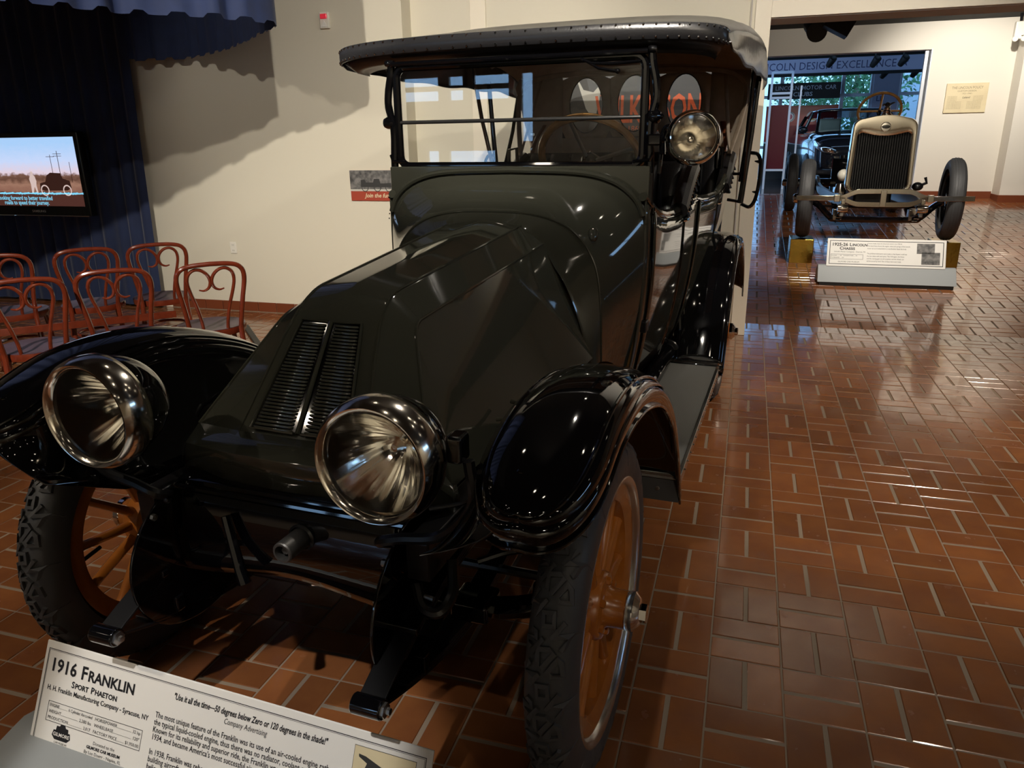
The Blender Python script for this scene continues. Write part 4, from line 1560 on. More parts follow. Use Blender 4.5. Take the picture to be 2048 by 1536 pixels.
text('film_caption', 'Looking forward to better travelled', .056, 'film_cyan', b, (.19, y - .001, .172), (R(90), 0, 0), 'RIGHT', sx=.86, bold=.0008)
text('film_caption', 'roads to speed their journey.', .056, 'film_cyan', b, (.14, y - .001, .128), (R(90), 0, 0), 'RIGHT', sx=.86, bold=.0008)


# ------------------------------------------------------------------ bentwood chairs
def make_chair():
    t = tag(empty('bentwood_chair', (0, 0, 0)), 'red-brown bentwood cafe chair', 'chair')
    st = MB().lathe([(0, .452), (.17, .450), (.195, .455), (.205, .462), (.206, .468), (.19, .466), (.10, .461), (0, .460)], axis='Z', n=36).build('seat', 'seat_plum', t)
    MB().lathe([(.196, .425), (.208, .425), (.212, .445), (.210, .464), (.196, .466), (.194, .44), (.196, .425)], axis='Z', n=40).build('seat_ring', 'bentwood', t)
    lean = lambda z: -.185 - .085 * ((z - .44) / .44) if z > .44 else -.185 - .05 * (.44 - z) / .44
    half = [(.165, .0), (.158, .25), (.150, .44), (.158, .55), (.172, .65), (.188, .745), (.192, .80), (.182, .84), (.150, .868), (.09, .880), (0, .884)]
    pts = spline([(x, lean(z), z) for x, z in half], 5)
    full = pts + [(-p[0], p[1], p[2]) for p in pts[::-1][1:]]
    n_ = len(full)
    MB().tube(full, [.0165 if (k < 12 or k > n_ - 13) else .0145 for k in range(n_)], 10).build('back_hoop', 'bentwood', t)
    for s in (1, -1):
        sc = [(.070, .44), (.076, .52), (.095, .62), (.120, .71), (.133, .775), (.125, .825), (.092, .852), (.052, .848), (.018, .818), (.004, .775),
              (.016, .738), (.044, .722), (.072, .728)]
        p = spline([(s * x, lean(z) + .006, z) for x, z in sc], 5)
        k_ = len(p)
        MB().tube(p, [.0105 if k < k_ - 14 else .0105 * (1 - .62 * (k - k_ + 14) / 14) for k in range(k_)], 8).build('back_scroll', 'bentwood', t)
        MB().tube(spline([(s * .150, .155, .43), (s * .165, .175, .25), (s * .19, .20, .0)], 5), [.017 - .0005 * k for k in range(11)], 10).build('leg', 'bentwood', t)
    MB().tube([(.135 * math.cos(a), .02 + .145 * math.sin(a), .24) for a in np.linspace(0, 2 * PI, 33)[:-1]], .010, 8, loop=True).build('leg_ring', 'bentwood', t)
    return t


CH = [((-4.69, 3.72), 'red-brown bentwood chair nearest the television end of the curtain row'),
      ((-4.36, 4.08), 'red-brown bentwood chair in the middle of the row by the curtain'),
      ((-4.03, 4.42), 'red-brown bentwood chair at the wall end of the row by the curtain'),
      ((-3.68, 2.99), 'red-brown bentwood chair farthest from the wall in the row beside the car fender'),
      ((-3.41, 3.38), 'red-brown bentwood chair in the middle of the row beside the car fender'),
      ((-3.03, 3.70), 'red-brown bentwood chair at the wall end of the row beside the car fender')]
c0 = make_chair()
for k, ((x, y), lab) in enumerate(CH):
    c = c0 if k == 0 else twin(c0, None)
    c.location = (x - .19, y + .19, 0)
    c.rotation_euler = (0, 0, R(45 + (-4, 3, -2, 4, -3, 2)[k]))
    c['label'] = lab
    c['group'] = 'bentwood chairs facing the television'
rl_ = MB()
a, b_ = np.array([-4.90, 3.515]), np.array([-3.99, 4.455])
d_ = (b_ - a) / np.linalg.norm(b_ - a)
ang = math.atan2(d_[1], d_[0])
mid = (a + b_) / 2
rl_.box((mid[0] + .02, mid[1] - .02, .375), (np.linalg.norm(b_ - a), .016, .05), ang)
tag(rl_.build('chair_rail', 'bentwood', bevel=(.003, 2)), 'flat reddish wooden rail linking the chair row by the curtain', 'rail')
fs = MB()
fs.box((-3.87, 5.17, .011), (1.02, .05, .02), math.atan2(-.73, .69))
tag(fs.build('floor_strip', 'stand_black', bevel=(.004, 2)), 'dark flat metal strip lying on the floor near the wall', 'floor strip')

# ------------------------------------------------------------------ things on the wall
al = tag(empty('alarm_strobe', (-3.495, WL, 2.54)), 'small cream fire alarm strobe with red lens on the wall', 'alarm')
MB().box2((-.042, -.03, -.062), (.042, -.001, .062)).build('housing', 'plastic_white', al, bevel=(.006, 3))
mat('strobe_red', (.5, .02, .03), .2, emit=((.9, .05, .08), .35))
MB().box2((-.030, -.042, .010), (.030, -.028, .048)).build('lens', 'strobe_red', al, bevel=(.006, 3))
MB().prism([(-.028, -.05), (.028, -.05), (0, 0)], -.034, -.029, 'Y').build('horn', 'sign_white', al)
ol = tag(empty('wall_outlet', (-4.69, WL, .62)), 'white electrical outlet low on the beige wall', 'outlet')
MB().box2((-.036, -.008, -.055), (.036, -.001, .055)).build('cover_plate', 'plastic_white', ol, bevel=(.004, 2))
for z in (-.026, .026):
    r_ = MB().box2((-.017, -.010, z - .017), (.017, -.006, z + .017)).build('receptacle', 'plastic_white', ol, bevel=(.003, 2))
    for x in (-.007, .007):
        MB().box2((x - .0015, -.0105, z - .006), (x + .0015, -.0098, z + .006)).build('slot', 'stand_black', r_, smooth=None)
js = tag(empty('wall_sign', (-3.13, WL, 1.20)), 'red and grey wall sign with an old car photograph reading Join the fun', 'sign')
p_ = MB().box2((-.245, -.014, -.128), (.245, -.001, .132)).build('panel', 'red_print', js, bevel=(.002, 1))
MB().box2((-.245, -.0155, -.045), (.245, -.0135, .132)).build('photograph', 'photo_grey', p_, smooth=None)
ph = MB()
ph.prism([(-.14, -.01), (-.14, .05), (-.10, .055), (-.09, .03), (-.02, .03), (-.01, .06), (.04, .06), (.05, .02), (.15, .025), (.16, -.01)], -.0165, -.0155, 'Y')
ph.build('pictured_car', 'photo_dark', p_, smooth=None)
for cx in (-.10, .02, .13):
    MB().lathe([(.028, 0), (.034, 0), (.034, .001), (.028, .001), (.028, 0)], (cx, -.0175, -.015), 'Y', 20).build('pictured_wheel', 'photo_dark', p_)
MB().box2((-.245, -.0162, -.045), (.245, -.0156, -.028)).build('pictured_road', 'photo_light', p_, smooth=None)
text('slogan', 'Join the fun', .050, 'parchment', p_, (-.105, -.0155, -.098), (R(90), 0, 0), shear=.25, bold=.001)
MB().prism([(.125, -.094), (.15, -.086), (.125, -.078)], -.0155, -.0145, 'Y').build('arrow', 'parchment', p_, smooth=None)
# poster seen through the oval rear lights of the car
po = tag(empty('wall_poster', (-0.86, WV, 1.86)), 'dark grey wall poster with orange name lettering behind the car', 'poster')
p_ = MB().box2((-.66, -.012, -.46), (.62, -.001, .42)).build('board', 'grey_print', po, bevel=(.002, 1))
pt = MB()
pt.prism([(-.62, .36), (-.58, .40), (-.46, .26), (-.40, .02), (-.38, -.10), (-.44, -.30), (-.66, -.34)], -.0135, -.0125, 'Y')
pt.build('pictured_coat', 'photo_dark', p_, smooth=None)
pt = MB().prism([(-.53, .20), (-.46, .08), (-.38, .06), (-.32, .12), (-.33, .0), (-.365, -.16), (-.44, -.06)], -.0145, -.0138, 'Y')
pt.build('pictured_collar', 'photo_light', p_, smooth=None)
pt = MB().prism([(-.47, .26), (-.42, .16), (-.36, .12), (-.30, .15), (-.27, .26), (-.30, .38), (-.44, .38)], -.0150, -.0142, 'Y')
pt.build('pictured_chin', 'photo_grey', p_, smooth=None)
WK = text('name_lettering', 'WILKINSON', .285, 'orange_print', p_, (-.36, -.0165, -.17), (R(90), 0, 0), bold=.006, spacing=.95)
WK.scale.x = .83 / max(v.co.x for v in WK.data.vertices)
text('small_lettering', 'John', .07, 'orange_print', p_, (-.32, -.0165, .045), (R(90), 0, 0))
text('small_lettering', '1868 - 1951', .06, 'orange_print', p_, (-.10, -.0165, -.24), (R(90), 0, 0))

# ================================================================== EXHIBIT SIGN IN FRONT OF THE CAR
tilt = R(25)
sg = tag(empty('exhibit_sign', (-1.130, 1.09, 0), R(-3.43)), 'white exhibit sign headed 1916 Franklin on a low grey stand', 'sign')
SW, SH = 1.144, .335
pn = MB().box2((0, -SH, -.006), (SW, 0, 0)).build('sign_panel', 'sign_white', sg, bevel=(.003, 2))
# panel frame: x right, y up the slope, z out of the face
top_l = Vector((-SW / 2, .119, .30))
pn.location = top_l
pn.rotation_euler = (R(90) - tilt, 0, 0)


def border(parent, x0, x1, y0, y1, w, m='sign_ink', z=.0006, name='border_line'):
    q = MB()
    q.box2((x0, y0, z - .0004), (x1, y0 + w, z)).box2((x0, y1 - w, z - .0004), (x1, y1, z))
    q.box2((x0, y0, z - .0004), (x0 + w, y1, z)).box2((x1 - w, y0, z - .0004), (x1, y1, z))
    return q.build(name, m, parent, smooth=None)


border(pn, .012, SW - .014, -SH + .02, -.019, .0016)
border(pn, .0155, SW - .0175, -SH + .0235, -.0225, .0006)


def caps_text(parent, body, size, x, y, sx=1.0, m='sign_ink', small=.78, bold=.0008, track=1.0):
    """small-caps heading: first letters larger"""
    cx = x
    for word in body.split(' '):
        for part, sz in ((word[0] if not word[0].isdigit() else word, size), (word[1:] if not word[0].isdigit() else '', size * small)):
            if not part:
                continue
            o = text('heading', part, sz, m, parent, (cx, y, .0008), sx=sx, bold=bold, spacing=track)
            cx += max(v.co.x for v in o.data.vertices) + size * .07
        cx += size * .28


def fit(o, width):
    w = max(v.co.x for v in o.data.vertices) - min(v.co.x for v in o.data.vertices)
    o.scale.x = width / w
    return o


caps_text(pn, '1916 FRANKLIN', .0465, .027, -.073, 1.0, bold=.0011, small=.80)
caps_text(pn, 'SPORT PHAETON', .0225, .111, -.101, 1.02, small=.80, bold=.0006)
fit(text('maker_line', 'H. H. Franklin Manufacturing Company - Syracuse, NY', .0175, 'sign_ink', pn, (.030, -.1215, .0008), bold=.0003), .344)
border(pn, .044, .364, -.198, -.148, .0012)
for x, yy, t, w in ((.050, -.161, 'ENGINE.............. 6 Cylinder Aircooled', .148), (.050, -.1765, 'WEIGHT........................ 2,280 lbs', .148), (.050, -.192, 'PRODUCTION..................... 3,817', .148),
                    (.208, -.161, 'HORSEPOWER................... 32 hp', .150), (.208, -.1765, 'WHEELBASE....................... 120"', .150), (.208, -.192, 'FACTORY PRICE.......... $1,950.00', .150)):
    fit(text('specification', t, .0115, 'sign_ink', pn, (x, yy, .0008)), w)
lg = MB()
lg.prism([(.075, -.228), (.079, -.214), (.135, -.214), (.139, -.228), (.128, -.237), (.086, -.237)], .0004, .0008, 'Z')
lg.prism([(.086, -.214), (.088, -.203), (.098, -.203), (.101, -.197), (.115, -.197), (.119, -.204), (.128, -.205), (.129, -.214)], .0004, .0008, 'Z')
lg.build('emblem', 'sign_ink', pn, smooth=None)
fit(text('emblem_name', 'GILMORE', .0125, 'sign_white', pn, (.079, -.2275, .0012), bold=.0002), .056)
fit(text('emblem_name', 'CAR MUSEUM', .0075, 'sign_ink', pn, (.086, -.246, .0008)), .044)
text('donor_line', 'Donated to the', .0115, 'sign_ink', pn, (.252, -.219, .0008), align='CENTER')
text('donor_line', 'GILMORE CAR MUSEUM', .0105, 'sign_ink', pn, (.252, -.2315, .0008), align='CENTER', bold=.0004)
text('donor_line', 'By Lee Doerr - Naples, FL', .0115, 'sign_ink', pn, (.252, -.2445, .0008), align='CENTER')
fit(text('quotation', '"Use it all the time\u201450 degrees below Zero or 120 degrees in the shade!"', .021, 'sign_ink', pn, (.440, -.0535, .0008), shear=.22, bold=.0005), .443)
fit(text('attribution', 'Company Advertising', .019, 'sign_ink', pn, (.597, -.0745, .0008), shear=.22), .124)
BODY = ['The most unique feature of the Franklin was its use of an air-cooled engine rather than',
        'the typical liquid-cooled engine, thus there was no radiator, coolant or water pump.',
        'Known for its reliability and superior ride, the Franklin was produced from 1902 to',
        '1934, and became America\'s most successful air-cooled automobile.',
        '',
        'In 1938, Franklin was reborn as a company with Aircooled Motors,',
        'building aircraft engines and later powering many early',
        'helicopters.']
for k, t in enumerate(BODY):
    if t:
        o = text('paragraph_line', t, .0195, 'sign_ink', pn, (.394, -.1075 - k * .0176, .0008), bold=.0002)
        o.scale.x = .80
MB().box2((.955, -.145, .0003), (1.107, -.034, .0008)).build('photograph', 'parchment', pn, smooth=None)
border(pn, .954, 1.108, -.146, -.033, .001)
ph = MB().prism([(.962, -.100), (.968, -.082), (.985, -.080), (.99, -.066), (.968, -.056), (.967, -.050), (.985, -.052), (1.045, -.072), (1.062, -.062), (1.066, -.080), (1.095, -.088), (1.10, -.11), (.965, -.115)], .0009, .0013, 'Z')
ph.build('pictured_car', 'photo_dark', pn, smooth=None)
for cx in (.985, 1.08):
    MB().lathe([(.012, 0), (.019, 0), (.019, .0006), (.012, .0006), (.012, 0)], (cx, -.112, .0014), 'Z', 20).build('pictured_wheel', 'photo_light', pn)
# stand: grey sloping tray on a black plinth
sd = MB()
yb = .119 - SH * math.sin(tilt)
sd.prism([(yb - .12, .02), (yb + .20, .02), (yb + .20, .06), (yb + .075, .085), (yb + .045, .078), (yb - .02, .060), (yb - .12, .04)], -.64, .64, 'X')
sd.build('stand', 'stand_grey', sg, bevel=(.003, 2))
MB().box2((-.62, yb - .10, 0), (.62, yb + .18, .022)).build('plinth', 'stand_black', sg)
# ================================================================== BARE CHASSIS IN THE NEXT GALLERY
mat('nickel_bright', (.78, .73, .64), .07, metal=1.0)
mat('core_black', (.006, .006, .006), .35)
mat('cream_enamel', (.75, .72, .62), .3)
ch = tag(empty('display_chassis', (1.372, 9.30, 0)), 'bare vintage car chassis with nickel radiator on brass stands', 'car chassis')
CR, CZ, CT = .432, .467 + .432, .735


def chassis_wheel():
    w = MB().lathe([(.30, -.035), (.30, .035), (.285, .045), (.27, .03), (.27, -.03), (.285, -.045), (.30, -.035)], axis='X', n=40).build('wheel', 'black_paint', ch)
    pr = []
    for k in range(19):
        a = PI * (k / 18) * 1.30 - PI * .15
        pr.append((.355 + .077 * math.copysign(abs(math.sin(a)) ** .85, math.sin(a)), .080 * math.copysign(abs(math.cos(a)) ** .85, math.cos(a))))
    t = MB().lathe(pr, axis='X', n=48).build('tyre', 'rubber', w)
    gr_ = MB()
    for x in (-.036, -.012, .012, .036):
        rb0 = .355 + .077 * (1 - (abs(x) / .08) ** 2.353) ** .425
        gr_.lathe([(rb0 - .004, x - .005), (rb0 + .003, x - .003), (rb0 + .003, x + .003), (rb0 - .004, x + .005)], axis='X', n=48)
    gr_.build('tread_rib', 'rubber', w)
    for k in range(12):
        a = 2 * PI * k / 12
        MB().tube([(0, .05 * math.cos(a), .05 * math.sin(a)), (0, .27 * math.cos(a), .27 * math.sin(a))], [.022, .015], 8).build('spoke', 'black_paint', w)
    MB().lathe([(0, -.06), (.07, -.05), (.08, .0), (.06, .06), (.05, .12), (.03, .135), (0, .137)], axis='X', n=20).build('hub', 'nickel_bright', w)
    for k in range(6):
        a = 2 * PI * k / 6
        MB().lathe([(0, .05), (.012, .048), (.012, .03)], (0, .255 * math.cos(a), .255 * math.sin(a)), 'X', 8).build('lug', 'nickel', w)
    return w


q0 = chassis_wheel()
q0.location = (CT, 0, CZ)
q0.rotation_euler = (0, 0, R(-4))
for x, y, mi in ((-CT, 0, True), (CT, 3.45, False), (-CT, 3.45, True)):
    w = twin(q0, ch, mirror=mi, loc=(x, y, CZ))
    w.rotation_euler = (0, 0, R(-4) if y == 0 else 0)


# radiator: nickel shell round a black vertical-tube core
def rad_outline(w0, w1, z0, z1, rt, rb, peak=0.0, n=6):
    """rounded outline, wider at the bottom; anticlockwise"""
    pts = []
    for cx, cz, a0, rr in ((w1 - rt, z1 - rt, 0, rt), (-w1 + rt, z1 - rt, 90, rt), (-w0 + rb, z0 + rb, 180, rb), (w0 - rb, z0 + rb, 270, rb)):
        for k in range(n + 1):
            a = R(a0 + 90 * k / n)
            pts.append((cx + rr * math.cos(a), cz + rr * math.sin(a)))
        if a0 == 0:
            for k in range(1, 8):
                t = k / 8
                pts.append((lerp(w1 - rt, -w1 + rt, t), z1 + peak * math.sin(PI * t)))
    return pts


oo = rad_outline(.335, .318, .955, 1.745, .10, .10, .035)
ii = rad_outline(.285, .268, 1.00, 1.60, .05, .06, -.035)
rd = MB()
r_f = [(x, .02, z) for x, z in oo]
rings = [[(x, .16, z) for x, z in oo], [(x, .03, z) for x, z in oo], [(x * .985, .008, 1.35 + (z - 1.35) * .985) for x, z in oo],
         [(lerp(a[0], b[0], .75), .004, lerp(a[1], b[1], .75)) for a, b in zip(oo, ii)], [(x, .012, z) for x, z in ii], [(x, .05, z) for x, z in ii]]
rd.loft(rings, closed=True)
rd = rd.build('radiator_shell', 'nickel_bright', ch, smooth=50)
MB().box2((-.30, .055, .98), (.30, .15, 1.62)).build('radiator_core', 'core_black', rd)
fin = MB().prism([(-.0075, 0), (0, -.016), (.0075, 0)], 0.985, 1.60, 'Z').mesh('core_fin', 'core_black', 20)
for k in range(24):
    o = bpy.data.objects.new('core_fin', fin)
    col.objects.link(o)
    o.parent = rd
    o.location = (-.277 + k * .0241, .052, 0)
MB().lathe([(0, -.006), (.045, -.004), (.05, 0), (0, .002)], (0, -.002, 1.655), 'Y', 20).build('badge', 'chrome', rd).scale = (1, 1, 1)
bd = MB().lathe([(0, -.008), (.035, -.007), (.04, -.003)], (0, -.002, 1.655), 'Y', 20)
bd.v = [(x * 1.1, y, 1.655 + (z - 1.655) * .5) for x, y, z in bd.v]
bd.build('badge_plate', 'black_paint', rd)
cp = MB().lathe([(.055, 0), (.055, .02), (.04, .03), (.045, .05), (.03, .06), (.034, .08), (.018, .095), (.03, .11), (.02, .135), (0, .145)], (0, .08, 1.765), 'Z', 16)
cp.build('radiator_cap', 'chrome', rd)
hn = MB().tube(spline([(0, .06, 1.86), (.03, .03, 1.89), (.06, .01, 1.90)], 4), [.016, .014, .012, .011, .010, .009, .008, .007, .004], 8)
hn.tube(spline([(0, .09, 1.86), (-.02, .12, 1.885), (-.035, .15, 1.88)], 3), .010, 8)
hn.build('mascot', 'chrome', rd)
# frame, axle, springs
for s in (1, -1):
    rr_ = MB()
    pts = [(-.42, .80), (-.30, .85), (-.05, .90), (.3, .88), (1.0, .86), (2.6, .86), (3.1, .96), (3.9, .90)]
    rr_.loft([[(s * .365, y, z - .06), (s * .365, y, z + .06), (s * .405, y, z + .06), (s * .405, y, z - .06)] for y, z in spline(pts, 5)], closed=True, caps=True)
    rr_.build('frame_rail', 'steel', ch, bevel=(.006, 2))
    for k in range(4):
        Lh = .46 * (1 - .2 * k)
        MB().loft([[(s * .385 + a, y + .02, .70 + .12 * (y / .46) ** 2 - .012 * k + b) for a, b in ((-.028, -.005), (.028, -.005), (.028, .005), (-.028, .005))] for y in np.linspace(-Lh, Lh, 11)],
                  closed=True, caps=True).build('spring_leaf', 'black_paint', ch)
    MB().lathe([(0, -.05), (.04, -.05), (.045, 0), (.04, .05), (0, .05)], (s * .385, -.44, .83), 'X', 12).build('spring_shackle', 'nickel_bright', ch)
    MB().box((s * .385, .0, .73), (.10, .12, .12)).build('spring_seat', 'nickel', ch, bevel=(.01, 2))
MB().tube(spline([(-.66, 0, .87), (-.58, 0, .82), (-.46, 0, .70), (-.36, 0, .675), (.36, 0, .675), (.46, 0, .70), (.58, 0, .82), (.66, 0, .87)], 5), .034, 10).build('front_axle', 'black_paint', ch)
MB().tube([(-.60, .16, .80), (.60, .16, .80)], .016, 8).build('tie_rod', 'black_paint', ch)
MB().tube([(-.70, 3.45, CZ), (.70, 3.45, CZ)], .06, 12).build('rear_axle', 'black_paint', ch)
# spring bumper: two nickel bars bowed apart in the middle
for sg_, dz in ((1, .072), (-1, -.062)):
    top = [(-.86, .0), (-.50, .0), (-.40, .1), (-.28, .85), (-.18, 1.0), (.18, 1.0), (.28, .85), (.40, .1), (.50, .0), (.86, .0)]
    pth = [(x, -.42 - .03 * (1 - (x / .9) ** 2), .935 + dz * q) for x, q in spline(top, 4)]
    rings = [[(x, y - .007, z - .026), (x, y + .007, z - .026), (x, y + .007, z + .026), (x, y - .007, z + .026)] for x, y, z in pth]
    MB().loft(rings, closed=True, caps=True).build('bumper_bar', 'nickel_bright', ch, bevel=(.004, 2))
for x in (-.45, 0, .45):
    MB().box((x, -.445, .935), (.06, .03, .075 if x else .17)).build('bumper_clamp', 'nickel', ch, bevel=(.006, 2))
for x in (-.385, .385):
    MB().box((x, -.36, .90), (.04, .20, .05)).build('bumper_arm', 'nickel', ch, bevel=(.006, 2))
# engine, steering
en = MB().box2((-.20, .30, .80), (.20, 1.30, 1.25)).build('engine_block', 'black_iron', ch, bevel=(.03, 3))
for s in (1, -1):
    MB().box2((s * .10 - .09, .33, 1.25), (s * .10 + .09, 1.25, 1.42)).build('cylinder_bank', 'black_iron', en, bevel=(.03, 3))
MB().ball((-.33, .32, 1.14), .075, 14, 8, (.9, 1.1, .9)).build('carburettor', 'cream_enamel', en)
MB().tube(spline([(-.30, .32, 1.22), (-.26, .36, 1.32), (-.20, .45, 1.34)], 4), .025, 10).build('intake_pipe', 'chrome', en)
MB().lathe([(0, -.08), (.06, -.08), (.065, 0), (.05, .08), (0, .09)], (-.34, .38, .96), 'Z', 14).build('generator', 'nickel', en)
MB().ball((.44, .25, 1.02), .06, 12, 7, (1, 1.2, .8)).build('steering_box', 'black_iron', en)
MB().tube([(.44, .25, 1.02), (.52, .22, 1.06), (.50, .22, 1.12)], .016, 8).build('pitman_arm', 'black_iron', en)
MB().box2((-.365, 1.35, .95), (.365, 1.39, 1.30)).build('bulkhead', 'black_paint', ch)
MB().box2((-.17, 1.4, .80), (.17, 2.1, 1.02)).build('gearbox', 'black_iron', ch, bevel=(.05, 3))
sw2 = MB().tube([(.245 * math.cos(a), .245 * math.sin(a), 0) for a in np.linspace(0, 2 * PI, 41)[:-1]], .017, 8, loop=True).build('steering_wheel', 'dark_wood', ch)
sw2.location = (.13, 1.55, 1.86)
sw2.rotation_euler = (R(-58), 0, 0)
for k in range(4):
    a = k * PI / 2
    MB().tube([(0, 0, 0), (.235 * math.cos(a), .235 * math.sin(a), 0)], .012, 8).build('spoke', 'dark_wood', sw2)
MB().tube([(0, 0, 0), (0, 0, -1.1)], .022, 8).build('steering_column', 'black_paint', sw2)

# brass wheel stands
for x, lab in ((-CT, 'polished brass stand under the chassis wheel beside the cream post'), (CT, 'polished brass stand under the chassis wheel beside the open floor')):
    vv = 9.30
    z0 = ramp_z(vv - .19)
    bs = MB()
    bs.box2((1.372 + x - .125, vv - .19, z0 + .001), (1.372 + x + .125, vv + .19, .462))
    tag(bs.build('wheel_stand', 'brass', bevel=(.006, 2)), lab, 'stand', 'brass wheel stands of the chassis')

# its sign on a grey stand
z0 = ramp_z(8.30) - .02
s2 = tag(empty('chassis_sign', (1.39, 8.30, z0)), 'white exhibit sign for the bare chassis on a grey and black stand', 'sign')
MB().box2((-.615, -.12, .0), (.615, .14, .045)).build('plinth', 'stand_black', s2)
MB().prism([(-.14, .045), (.16, .045), (.16, .13), (.02, .205), (-.02, .20)], -.635, .635, 'X').build('stand', 'stand_grey', s2, bevel=(.003, 2))
p2 = MB().box2((-.548, 0, -.006), (.548, .295, 0)).build('sign_panel', 'sign_white', s2, bevel=(.003, 2))
p2.location = (-.01, -.03, .195)
p2.rotation_euler = (R(65), 0, 0)
border(p2, -.525, .525, .022, .272, .006)
caps_text(p2, '1925-26 LINCOLN', .045, -.505, .215, 1.02, small=.80, bold=.0012)
caps_text(p2, 'CHASSIS', .045, -.43, .175, 1.02, small=.80, bold=.0012)
text('maker_line', 'Lincoln Motor Company - Detroit, MI', .019, 'sign_ink', p2, (-.48, .148, .0008))
border(p2, -.512, -.205, .075, .128, .0025)
text('specification', 'ENGINE ....... V8    HORSEPOWER .... 90', .0145, 'sign_ink', p2, (-.505, .108, .0008))
text('specification', 'WHEELBASE ... 136"', .0145, 'sign_ink', p2, (-.505, .086, .0008))
text('donor_line', 'GILMORE CAR MUSEUM', .019, 'sign_ink', p2, (-.44, .042, .0008))
for k, t in enumerate(['Cutaway display chassis for showroom visitors, circa 1925-26', 'This bare frame shows the engine, axles and springs of the Lincoln',
                       'motor car as it looked before a coachbuilder fitted the body.', '', 'The polished nickel parts were made so that buyers could see',
                       'the care taken with each piece. The V-8 engine, the frame', 'and the running gear are all complete, and the wheels can', 'still be turned by hand. Few of these were ever made.']):
    if t:
        text('paragraph_line', t, .0195 if k else .017, 'sign_ink', p2, (-.17, .24 - k * .0265, .0008)).scale.x = .75
for (x0, x1, y0, y1) in ((.285, .445, .15, .255), (.33, .495, .04, .165)):
    MB().box2((x0, y0, .0003), (x1, y1, .001)).build('photograph', 'photo_grey', p2, smooth=None)

# ------------------------------------------------------------------ plaque, lamps and box on the gallery walls
pq = tag(empty('wall_plaque', (3.165, FAR_V, 2.12)), 'parchment plaque headed The Lincoln Policy on the white wall', 'plaque')
b = MB().box2((-.292, -.03, -.218), (.292, -.001, .218)).build('board', 'parchment', pq, bevel=(.004, 2))
text('plaque_heading', 'THE LINCOLN POLICY', .052, 'ink_brown', b, (0, -.0312, .135), (R(90), 0, 0), 'CENTER', sx=.83)
text('plaque_heading', 'CUSTOM DESIGN', .034, 'ink_brown', b, (0, -.0312, .092), (R(90), 0, 0), 'CENTER')
text('plaque_heading', '- 1921-1940 -', .030, 'ink_brown', b, (0, -.0312, .055), (R(90), 0, 0), 'CENTER')
text('plaque_heading', 'Leland', .040, 'sign_ink', b, (0, -.0312, -.005), (R(90), 0, 0), 'CENTER', shear=.2)
for (x0, x1, zz, n) in ((-.26, -.10, .02, 4), (.10, .26, .02, 4), (-.26, -.02, -.06, 6), (.02, .26, -.06, 6)):
    for k in range(n):
        text('plaque_line', 'the motor car body is built with care and', .016, 'ink_brown', b, (x0, -.0312, zz - k * .020), (R(90), 0, 0)).scale.x = (x1 - x0) / .32
el = tag(empty('emergency_light', (3.62, 13.60, 3.09)), 'white emergency light with two heads high in the gallery corner', 'emergency light')
MB().tube([(0, .03, .15), (0, 0, .02)], .02, 8).build('mount', 'black_iron', el)
MB().box2((-.07, -.05, -.20), (.06, .05, .04)).build('housing', 'plastic_white', el, bevel=(.015, 3))
for x in (-.06, .05):
    MB().lathe([(0, .04), (.03, .03), (.04, -.02), (.035, -.03), (0, -.03)], (x, -.06, -.20), 'Y', 14).build('lamp_head', 'plastic_white', el)
MB().tube([(.02, -.05, -.16), (.16, -.06, -.155)], .006, 6).build('test_lever', 'brass', el)
pj_ = tag(empty('ceiling_speaker', (1.12, 11.0, 3.25)), 'black box speaker hung beside a duct under the dark ceiling', 'speaker')
MB().tube([(.05, 0, 0), (-.04, 0, -.16)], .02, 8).build('bracket', 'ceiling_black', pj_)
bx_ = MB().box2((-.16, -.15, -.50), (.16, .15, -.14)).build('cabinet', 'stand_black', pj_, bevel=(.01, 2))
bx_.rotation_euler = (0, R(28), 0)
du = MB().tube([(.70, 12.4, 3.09), (.70, 11.9, 3.0), (.70, 11.3, 2.86)], .125, 20)
tag(du.build('air_duct', 'stand_black'), 'round black duct end under the gallery ceiling', 'duct')

# ================================================================== THE DAYLIT ROOM BEYOND
mat('slate_floor', (.10, .085, .085), .12, noise=(3, (.13, .09, .08), .8))
mat('lilac_paint', (.34, .34, .45), .6)
mat('club_red', (.34, .035, .035), .25)
mat('club_maroon', (.105, .016, .022), .25)
mat('club_black', (.022, .022, .024), .35)
mat('frame_white', (.62, .66, .72), .3)
mat('navy_ink', (.03, .035, .10), .5)
mat('suv_paint', (.006, .008, .013), .08, coat=.6)
mat('leaf', (.055, .16, .055), .7, noise=(4, (.11, .26, .10), 1.0))
mat('asphalt', (.18, .18, .18), .9)
mat('facade', (.55, .58, .62), .7)
mat('badge_gold', (.55, .36, .06), .4)
mat('badge_rose', (.55, .12, .16), .4)
glass('pane_tinted', (.55, .62, .66), 1.5)
FZ = FAR_Z + .02
struct(MB().box2((-4.0, FAR_V + .22, FZ - .2), (7.0, 20.6, FZ)).build('floor_beyond', 'slate_floor', smooth=None), 'dark polished floor of the daylit room', 'floor')
struct(MB().box2((-4.0, FAR_V + .25, 3.55), (7.0, 20.6, 3.65)).build('ceiling_beyond', 'ceiling_black', smooth=None), 'black ceiling of the daylit room', 'ceiling')
wall('wall_beyond_left', (-4.2, FAR_V, 0), (-4.0, 20.8, 3.6), 'lilac_paint')
wall('wall_beyond_right', (7.0, FAR_V, 0), (7.2, 20.8, 3.6), 'lilac_paint')
# jamb of the opening
struct(MB().box2((2.585, FAR_V - .01, FZ - .1), (2.60, FAR_V + .26, 2.86)).box2((2.52, FAR_V + .10, FZ - .1), (2.585, FAR_V + .16, 2.86)).build('trim_6', 'frame_white', bevel=(.003, 1)),
       'silver metal jamb of the far opening', 'trim')
